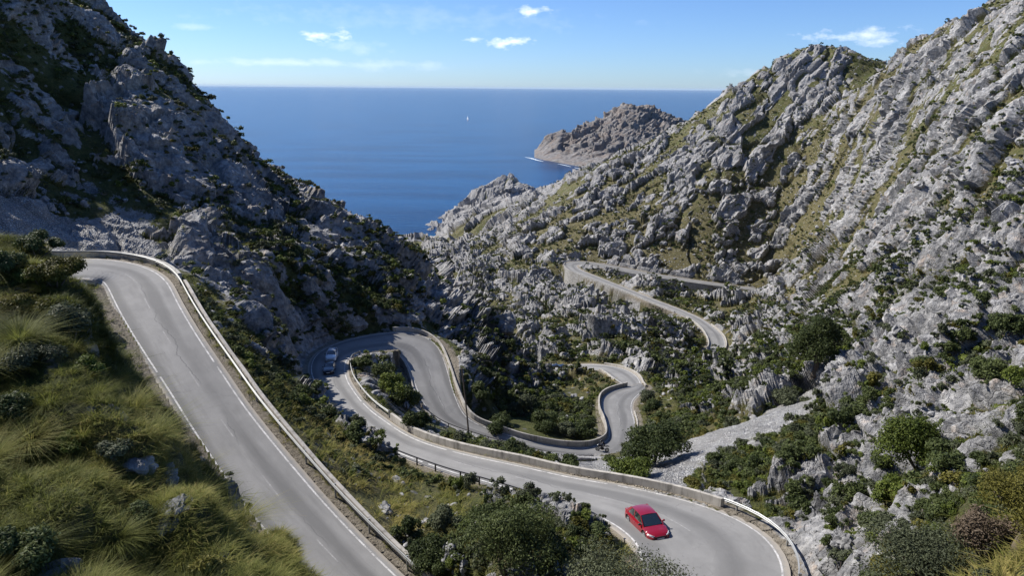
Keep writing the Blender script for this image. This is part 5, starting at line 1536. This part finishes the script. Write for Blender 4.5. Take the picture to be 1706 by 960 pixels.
# --- loose limestone boulders
def boulders():
    rng = np.random.default_rng(77)
    rock, grav = ATTR[:, 0], ATTR[:, 1]
    w = AREA * NEARV * (SD > 30) * (SD < 560) * (EDGE > 1.6) * (1 - rock * .7) * (1 - grav) * np.clip(.2 + fbm(PV / 11, 3, 45) * 1.4 + .3, 0, 2) * (PV[:, 1] > 0) / np.clip(SD, 30, 500) ** 1.0
    w *= ~((SX > 640) & (SX < 1040) & (SD > 70) & (SD < 112)) * (PV[:, 2] > SEA_Z + 10)
    n = 5200
    idx = rng.choice(len(PV), n, p=w / w.sum(), replace=False)
    size = np.exp(rng.normal(math.log(.55), .55, n)) * np.clip(SD[idx] / 120, .45, 2.6) ** .6
    lat, e, z, k = road_query(PV[idx, 0], PV[idx, 1]); ok = e > 1.0 + size
    idx, size = idx[ok], size[ok]
    def rock_mesh(seed, sub):
        bm = bmesh.new(); bmesh.ops.create_icosphere(bm, subdivisions=sub, radius=.5)
        V = np.array([v.co[:] for v in bm.verts])
        h, _ = rock_height(V * 3.1 + seed * 13.7, (1.9, .8), np.full(len(V), .06), seed)
        d = V / np.linalg.norm(V, axis=1, keepdims=True)
        V = V + d * (h * .22)[:, None]
        V *= (1.15, .85, .72)
        Fc = np.array([[v.index for v in f.verts] for f in bm.faces]); bm.free()
        return V, Fc
    n_ = NT('boulder_limestone'); rm = n_.done(rock_color(n_), .92, n_.bump(n_.noise(2.2, 8, .7), .8, .2), spec=.2)
    for px, py, s, l in ((275, 800, .55, 'pale rock outcrop in the grass of the left bank, uppermost'), (300, 845, .42, 'pale rock lying below the outcrop on the left bank'), (235, 765, .5, 'grey rock beside the bank crest above the outcrop'), (120, 955, .45, 'grey rock half hidden in grass at the bottom left')):
        i = ground_at(px, py); o = mesh_np('boulder', *rock_mesh(px, 4), rm, loops=3)
        o.location = tuple(PV[i] - (.1, 0, .2 * s)); o.scale = (s * 1.3, s * 1.1, s); o.rotation_euler = (.2, .3, px); tag(o, l, 'boulder', kind='thing')
    big = np.argsort(-(size / SD[idx]) * VIS[idx])
    protos = [rock_mesh(s, 3) for s in range(5)]; made = {}
    for q in big[:70]:
        k = int(rng.integers(5)); i = idx[q]; s = size[q]
        if k not in made:
            made[k] = o = mesh_np('boulder', *protos[k], rm, loops=3, smooth=False)
        else:
            o = made[k].copy(); COL.objects.link(o)
        o.location = tuple(PV[i] + (0, 0, .10 * s)); o.scale = (s, s, s); o.rotation_euler = (rng.normal(0, .3), rng.normal(0, .3), rng.uniform(0, 6.28))
        pl = 'the slope between the two near roads' if SX[i] < 1060 and SD[i] < 90 else ('the near right hillside' if SX[i] > 1060 and SD[i] < 150 else 'the far hillside')
        tag(o, f'pale grey limestone boulder lying loose on {pl}', 'boulder', f'loose boulders on {pl}', kind='thing')
    lo = [rock_mesh(20 + s, 2) for s in range(6)]; VV, FF = [], []; b0 = 0
    for q in big[70:]:
        V, Fc = lo[int(rng.integers(6))]; i = idx[q]; s = size[q]; a = rng.uniform(0, 6.28); ca, sa = math.cos(a), math.sin(a)
        VV.append(np.stack([V[:, 0] * ca - V[:, 1] * sa, V[:, 0] * sa + V[:, 1] * ca, V[:, 2]], 1) * s + PV[i] + (0, 0, .10 * s)); FF.append(Fc + b0); b0 += len(V)
    o = mesh_np('rubble', np.concatenate(VV), np.concatenate(FF), rm, loops=3)
    tag(o, 'limestone boulders and stones strewn over the hillsides', 'rubble', kind='stuff')
boulders()

# --- grass: curved blades in tufts
def tuft_arrays(rng, n, length, spread, width, steps=3, droop=.6):
    a = rng.uniform(0, 2 * math.pi, n); rad = spread * np.sqrt(rng.uniform(0, 1, n)) * .5
    root = np.stack([rad * np.cos(a), rad * np.sin(a), np.full(n, -.05)], 1)
    out = np.stack([np.cos(a), np.sin(a), np.zeros(n)], 1) + rng.normal(0, .35, (n, 3)) * (1, 1, 0)
    L = length * rng.uniform(.55, 1.15, n)
    lean = np.clip(rad / (spread * .5 + 1e-6), 0, 1) * droop + rng.uniform(.05, .35, n)
    side = np.cross(out, (0, 0, 1)); side /= np.linalg.norm(side, axis=1, keepdims=True) + 1e-9
    rows = []
    for s in range(steps + 1):
        f = s / steps
        ang = lean * (.35 + 1.15 * f)
        p = root + out * (L * f * np.sin(ang))[:, None] + np.stack([np.zeros(n), np.zeros(n), L * f * np.cos(np.minimum(ang, 2.2) * .85)], 1)
        wd = (width * (1 - .85 * f))
        rows.append(np.stack([p - side * wd / 2, p + side * wd / 2], 1))
    V = np.stack(rows, 1)                                          # n, steps+1, 2, 3
    idx = np.arange(n)[:, None] * (steps + 1) * 2
    F_ = np.concatenate([np.stack([idx[:, 0] + 2 * s, idx[:, 0] + 2 * s + 1, idx[:, 0] + 2 * s + 3, idx[:, 0] + 2 * s + 2], 1) for s in range(steps)])
    t = np.repeat(np.clip(rng.normal(0, .17, n), -.4, .4), (steps + 1) * 2)
    return V.reshape(-1, 3), F_, t

def grass():
    rng = np.random.default_rng(21)
    rock, grav = ATTR[:, 0], ATTR[:, 1]
    base = NEARV * (1 - rock) * (1 - grav) * (EDGE > .75)
    # separate tussocks on the near bank
    crest = sorted((ys[-1], px) for px, ys in BANK.items() if px >= 0)
    xc = np.interp(SY, [c[0] for c in crest], [c[1] for c in crest])
    near_crest = np.exp(-((SX - xc + 18) / 26) ** 2) * (SY > 470)
    w = base * AREA * (SD < 19) * (SX < 720) * (1 + 5 * near_crest)
    protos = [[tuft_arrays(np.random.default_rng(50 + v), 820, .85, .50, .010, 4, .85) for v in range(4)]]
    cand = rng.choice(len(PV), 1100, p=w / w.sum(), replace=False)
    keep = []
    for i in cand:                                                  # spaced apart
        if all((PV[i, 0] - PV[q, 0]) ** 2 + (PV[i, 1] - PV[q, 1]) ** 2 > .62 ** 2 for q in keep): keep.append(i)
    keep = sorted(keep, key=lambda i: SD[i])[:200]
    spots = [(95, 870), (150, 800), (310, 870), (240, 950), (60, 640), (170, 700), (40, 560), (30, 760), (370, 930), (450, 945)]
    for n_, i in enumerate(keep):
        v = n_ % 4; dry = rng.uniform(0, 1) < .45
        key = (v, dry)
        if key not in TUS:
            V, F_, t = protos[0][v]
            o = leaves_obj('grass_tussock', V, F_, np.clip(t + (.62 if dry else .30), 0, 1), GRASSMAT)
            TUS[key] = o
        else:
            o = TUS[key].copy(); COL.objects.link(o)
        s = rng.uniform(.40, .85) * (.92 if SD[i] > 7 else .7) * (1 - .4 * near_crest[i]) * min(1.0, max(.5, SD[i] / 11.5))
        o.location = tuple(PV[i] - (0, 0, .05)); o.scale = (s * 1.1, s * 1.1, s * .85); o.rotation_euler = (rng.normal(0, .12) + .12, rng.normal(0, .12) + .15, rng.uniform(0, 6.28))
        lk = 'straw coloured' if dry else 'green'
        tag(o, f'{lk} tussock of long grass on the near left bank', 'grass tussock', f'{lk} grass tussocks on the near bank')
    # everything between: tufts as ground cover, thinner and coarser further off
    for nm, cond, num, blades, ln, wd, lab in (('grass', (SD < 19) & (SX < 720), 9000, 46, .17, .009, 'long mixed grass covering the near left bank'),
                                          ('grass', (SD >= 19) & (SD < 130), 13000, 22, .55, .040, 'rough grass on the slopes around the near roads'),
                                          ('grass', (SD >= 130) & (SD < 420), 6500, 12, .80, .11, 'dry grass between boulders on the far slopes')):
        w = base * cond * ~((SX > 640) & (SX < 1040) & (SD > 70) & (SD < 112)) * (AREA / np.clip(SD, 8, 400) ** 1.0)
        ids = rng.choice(len(PV), num, p=w / w.sum())
        lib = [tuft_arrays(np.random.default_rng(70 + v), blades, 1.0, .9, wd / ln, 2, .8) for v in range(10)]
        VV, FF, TT = [], [], []; b0 = 0
        fld = fbm(PV[ids] / 6.0, 3, 88) * .28 + (ATTR[ids, 3] - .35) * .75
        for q, i in enumerate(ids):
            V, F_, t = lib[int(rng.integers(10))]
            a = rng.uniform(0, 6.28); s = ln * rng.uniform(.5, 1.25); ca, sa = math.cos(a), math.sin(a)
            z = V[:, 2] * s
            VV.append(np.stack([(V[:, 0] * ca - V[:, 1] * sa) * s + .12 * z, (V[:, 0] * sa + V[:, 1] * ca) * s - .10 * z, z], 1) + PV[i]); FF.append(F_ + b0)
            TT.append(np.clip(t + .34 + fld[q] * 1.4 + rng.normal(0, .08), 0, 1)); b0 += len(V)
        o = leaves_obj(nm, np.concatenate(VV), np.concatenate(FF), np.concatenate(TT), GRASSMAT)
        tag(o, lab, 'grass', kind='stuff')
TUS = {}
grass()
print('grass', time.time() - T0)
# ------------------------------------------------------------------ sea air
def build_haze():
    lo = min(float(GD[:, :, 2].min()), SEA_Z - 40) - 1.0; hi = max(float(GD[:, :, 2].max()), 0) + 6
    X, Y0, Y1 = 215000, -400, 215000
    V = np.array([(x, y, z) for z in (lo, hi) for y in (Y0, Y1) for x in (-X, X)], float)
    Fq = np.array([(0, 2, 3, 1), (4, 5, 7, 6), (0, 1, 5, 4), (2, 6, 7, 3), (0, 4, 6, 2), (1, 3, 7, 5)])
    m = bpy.data.materials.new('sea_haze'); m.use_nodes = True; t = m.node_tree
    for n in list(t.nodes):
        if n.type != 'OUTPUT_MATERIAL': t.nodes.remove(n)
    v = t.nodes.new('ShaderNodeVolumePrincipled'); v.inputs['Color'].default_value = (.66, .83, 1.0, 1); v.inputs['Density'].default_value = 0.6e-5
    t.links.new(v.outputs[0], [n for n in t.nodes if n.type == 'OUTPUT_MATERIAL'][0].inputs['Volume'])
    tag(mesh_np('haze', V, Fq, m), 'thin sea haze', kind='stuff')
build_haze()
# ------------------------------------------------------------------ light, sky, camera
SUN_EL = math.radians(43); SUN_AZ = math.atan2(-.90, .44)            # from +Y, clockwise
SUN_DIR = Vector((math.cos(SUN_EL) * math.sin(SUN_AZ), math.cos(SUN_EL) * math.cos(SUN_AZ), math.sin(SUN_EL)))
sl = bpy.data.lights.new('sun', 'SUN'); sl.energy = 5.0; sl.angle = math.radians(.53); sl.color = (1.0, .955, .89)
so = bpy.data.objects.new('sun', sl); so.rotation_euler = (-SUN_DIR).to_track_quat('-Z', 'Y').to_euler(); COL.objects.link(so)

def build_world():
    w = bpy.data.worlds.new('World'); scene.world = w; w.use_nodes = True
    t = w.node_tree; N, L = t.nodes, t.links
    bg = N['Background']
    sky = N.new('ShaderNodeTexSky'); sky.sky_type = 'NISHITA'; sky.sun_disc = False
    sky.sun_elevation = SUN_EL; sky.sun_rotation = SUN_AZ; sky.altitude = 200; sky.air_density = .8; sky.dust_density = .3; sky.ozone_density = 4.0
    bg.inputs['Strength'].default_value = .080
    tc = N.new('ShaderNodeTexCoord')
    def vm(op, a, b):
        n = N.new('ShaderNodeVectorMath'); n.operation = op
        for s_, v in zip(n.inputs, (a, b)):
            if isinstance(v, bpy.types.NodeSocket): L.new(v, s_)
            else: s_.default_value = v
        return n
    def mt(op, a, b=0.0, clamp=False):
        n = N.new('ShaderNodeMath'); n.operation = op; n.use_clamp = clamp
        for s_, v in zip(n.inputs, (a, b)):
            if isinstance(v, bpy.types.NodeSocket): L.new(v, s_)
            else: s_.default_value = v
        return n.outputs[0]
    d = tc.outputs['Generated']
    noise = N.new('ShaderNodeTexNoise'); noise.inputs['Scale'].default_value = 38; noise.inputs['Detail'].default_value = 6; noise.inputs['Roughness'].default_value = .6
    st = N.new('ShaderNodeMapping'); st.inputs['Scale'].default_value = (1, 1, 2.2); L.new(d, st.inputs[0]); L.new(st.outputs[0], noise.inputs['Vector'])
    nz = noise.outputs['Fac']
    total = None
    for px, py, wx, wy, op in ((540, 58, 48, 9, 1.0), (512, 56, 18, 6, .9), (846, 71, 40, 8, 1.0), (889, 18, 26, 8, .9), (787, 64, 18, 5, .75), (1440, 58, 70, 11, .62), (1475, 68, 40, 9, .5),
                               (480, 104, 170, 7, .28), (640, 108, 110, 8, .22), (590, 78, 50, 12, .2), (330, 45, 30, 6, .25), (1270, 122, 90, 8, .15), (700, 30, 300, 20, .10)):
        c = ray(px, py); c = c / np.linalg.norm(c)
        right = np.cross(c, [0, 0, 1]); right /= np.linalg.norm(right); up = np.cross(right, c)
        a = mt('DIVIDE', vm('DOT_PRODUCT', d, tuple(right)).outputs['Value'], wx / F_PX)
        b = mt('DIVIDE', mt('SUBTRACT', vm('DOT_PRODUCT', d, tuple(up)).outputs['Value'], 0.0), wy / F_PX)
        b = mt('MULTIPLY', b, 1.0)
        rr = mt('SQRT', mt('ADD', mt('MULTIPLY', a, a), mt('MULTIPLY', b, b)))
        front = mt('GREATER_THAN', vm('DOT_PRODUCT', d, tuple(c)).outputs['Value'], 0.5)
        v = mt('SUBTRACT', mt('ADD', 1.0, mt('MULTIPLY', mt('SUBTRACT', nz, .52), 3.4)), rr)
        v = mt('MULTIPLY', mt('MULTIPLY', mt('MULTIPLY', v, .95, True), front), op * .9)
        total = v if total is None else mt('MAXIMUM', total, v)
    mx = N.new('ShaderNodeMix'); mx.data_type = 'RGBA'
    wb = N.new('ShaderNodeMix'); wb.data_type = 'RGBA'; wb.blend_type = 'MULTIPLY'; wb.inputs[0].default_value = 1.0
    L.new(sky.outputs[0], wb.inputs[6]); wb.inputs[7].default_value = (.75, .93, 1.22, 1)        # daylight white balance
    L.new(total, mx.inputs[0]); L.new(wb.outputs[2], mx.inputs[6]); mx.inputs[7].default_value = (11.0, 11.6, 12.4, 1)
    L.new(mx.outputs[2], bg.inputs['Color'])
build_world()

cam = bpy.data.cameras.new('camera'); co = bpy.data.objects.new('camera', cam); COL.objects.link(co)
cam.sensor_width = 36; cam.lens = 36 * F_PX / 1706; cam.clip_start = .1; cam.clip_end = 600000
co.matrix_world = Matrix(((CR[0], CU[0], -CF[0], 0), (CR[1], CU[1], -CF[1], 0), (CR[2], CU[2], -CF[2], 0), (0, 0, 0, 1)))
scene.camera = co
vs = scene.view_settings
vs.view_transform = 'Standard'; vs.look = 'None'; vs.exposure = 0.63; vs.gamma = 1.0; vs.use_curve_mapping = False
scene.render.engine = 'CYCLES'
scene.cycles.max_bounces = 6; scene.cycles.diffuse_bounces = 3; scene.cycles.glossy_bounces = 2; scene.cycles.transparent_max_bounces = 6
scene.cycles.use_denoising = True
print('scene done', time.time() - T0)
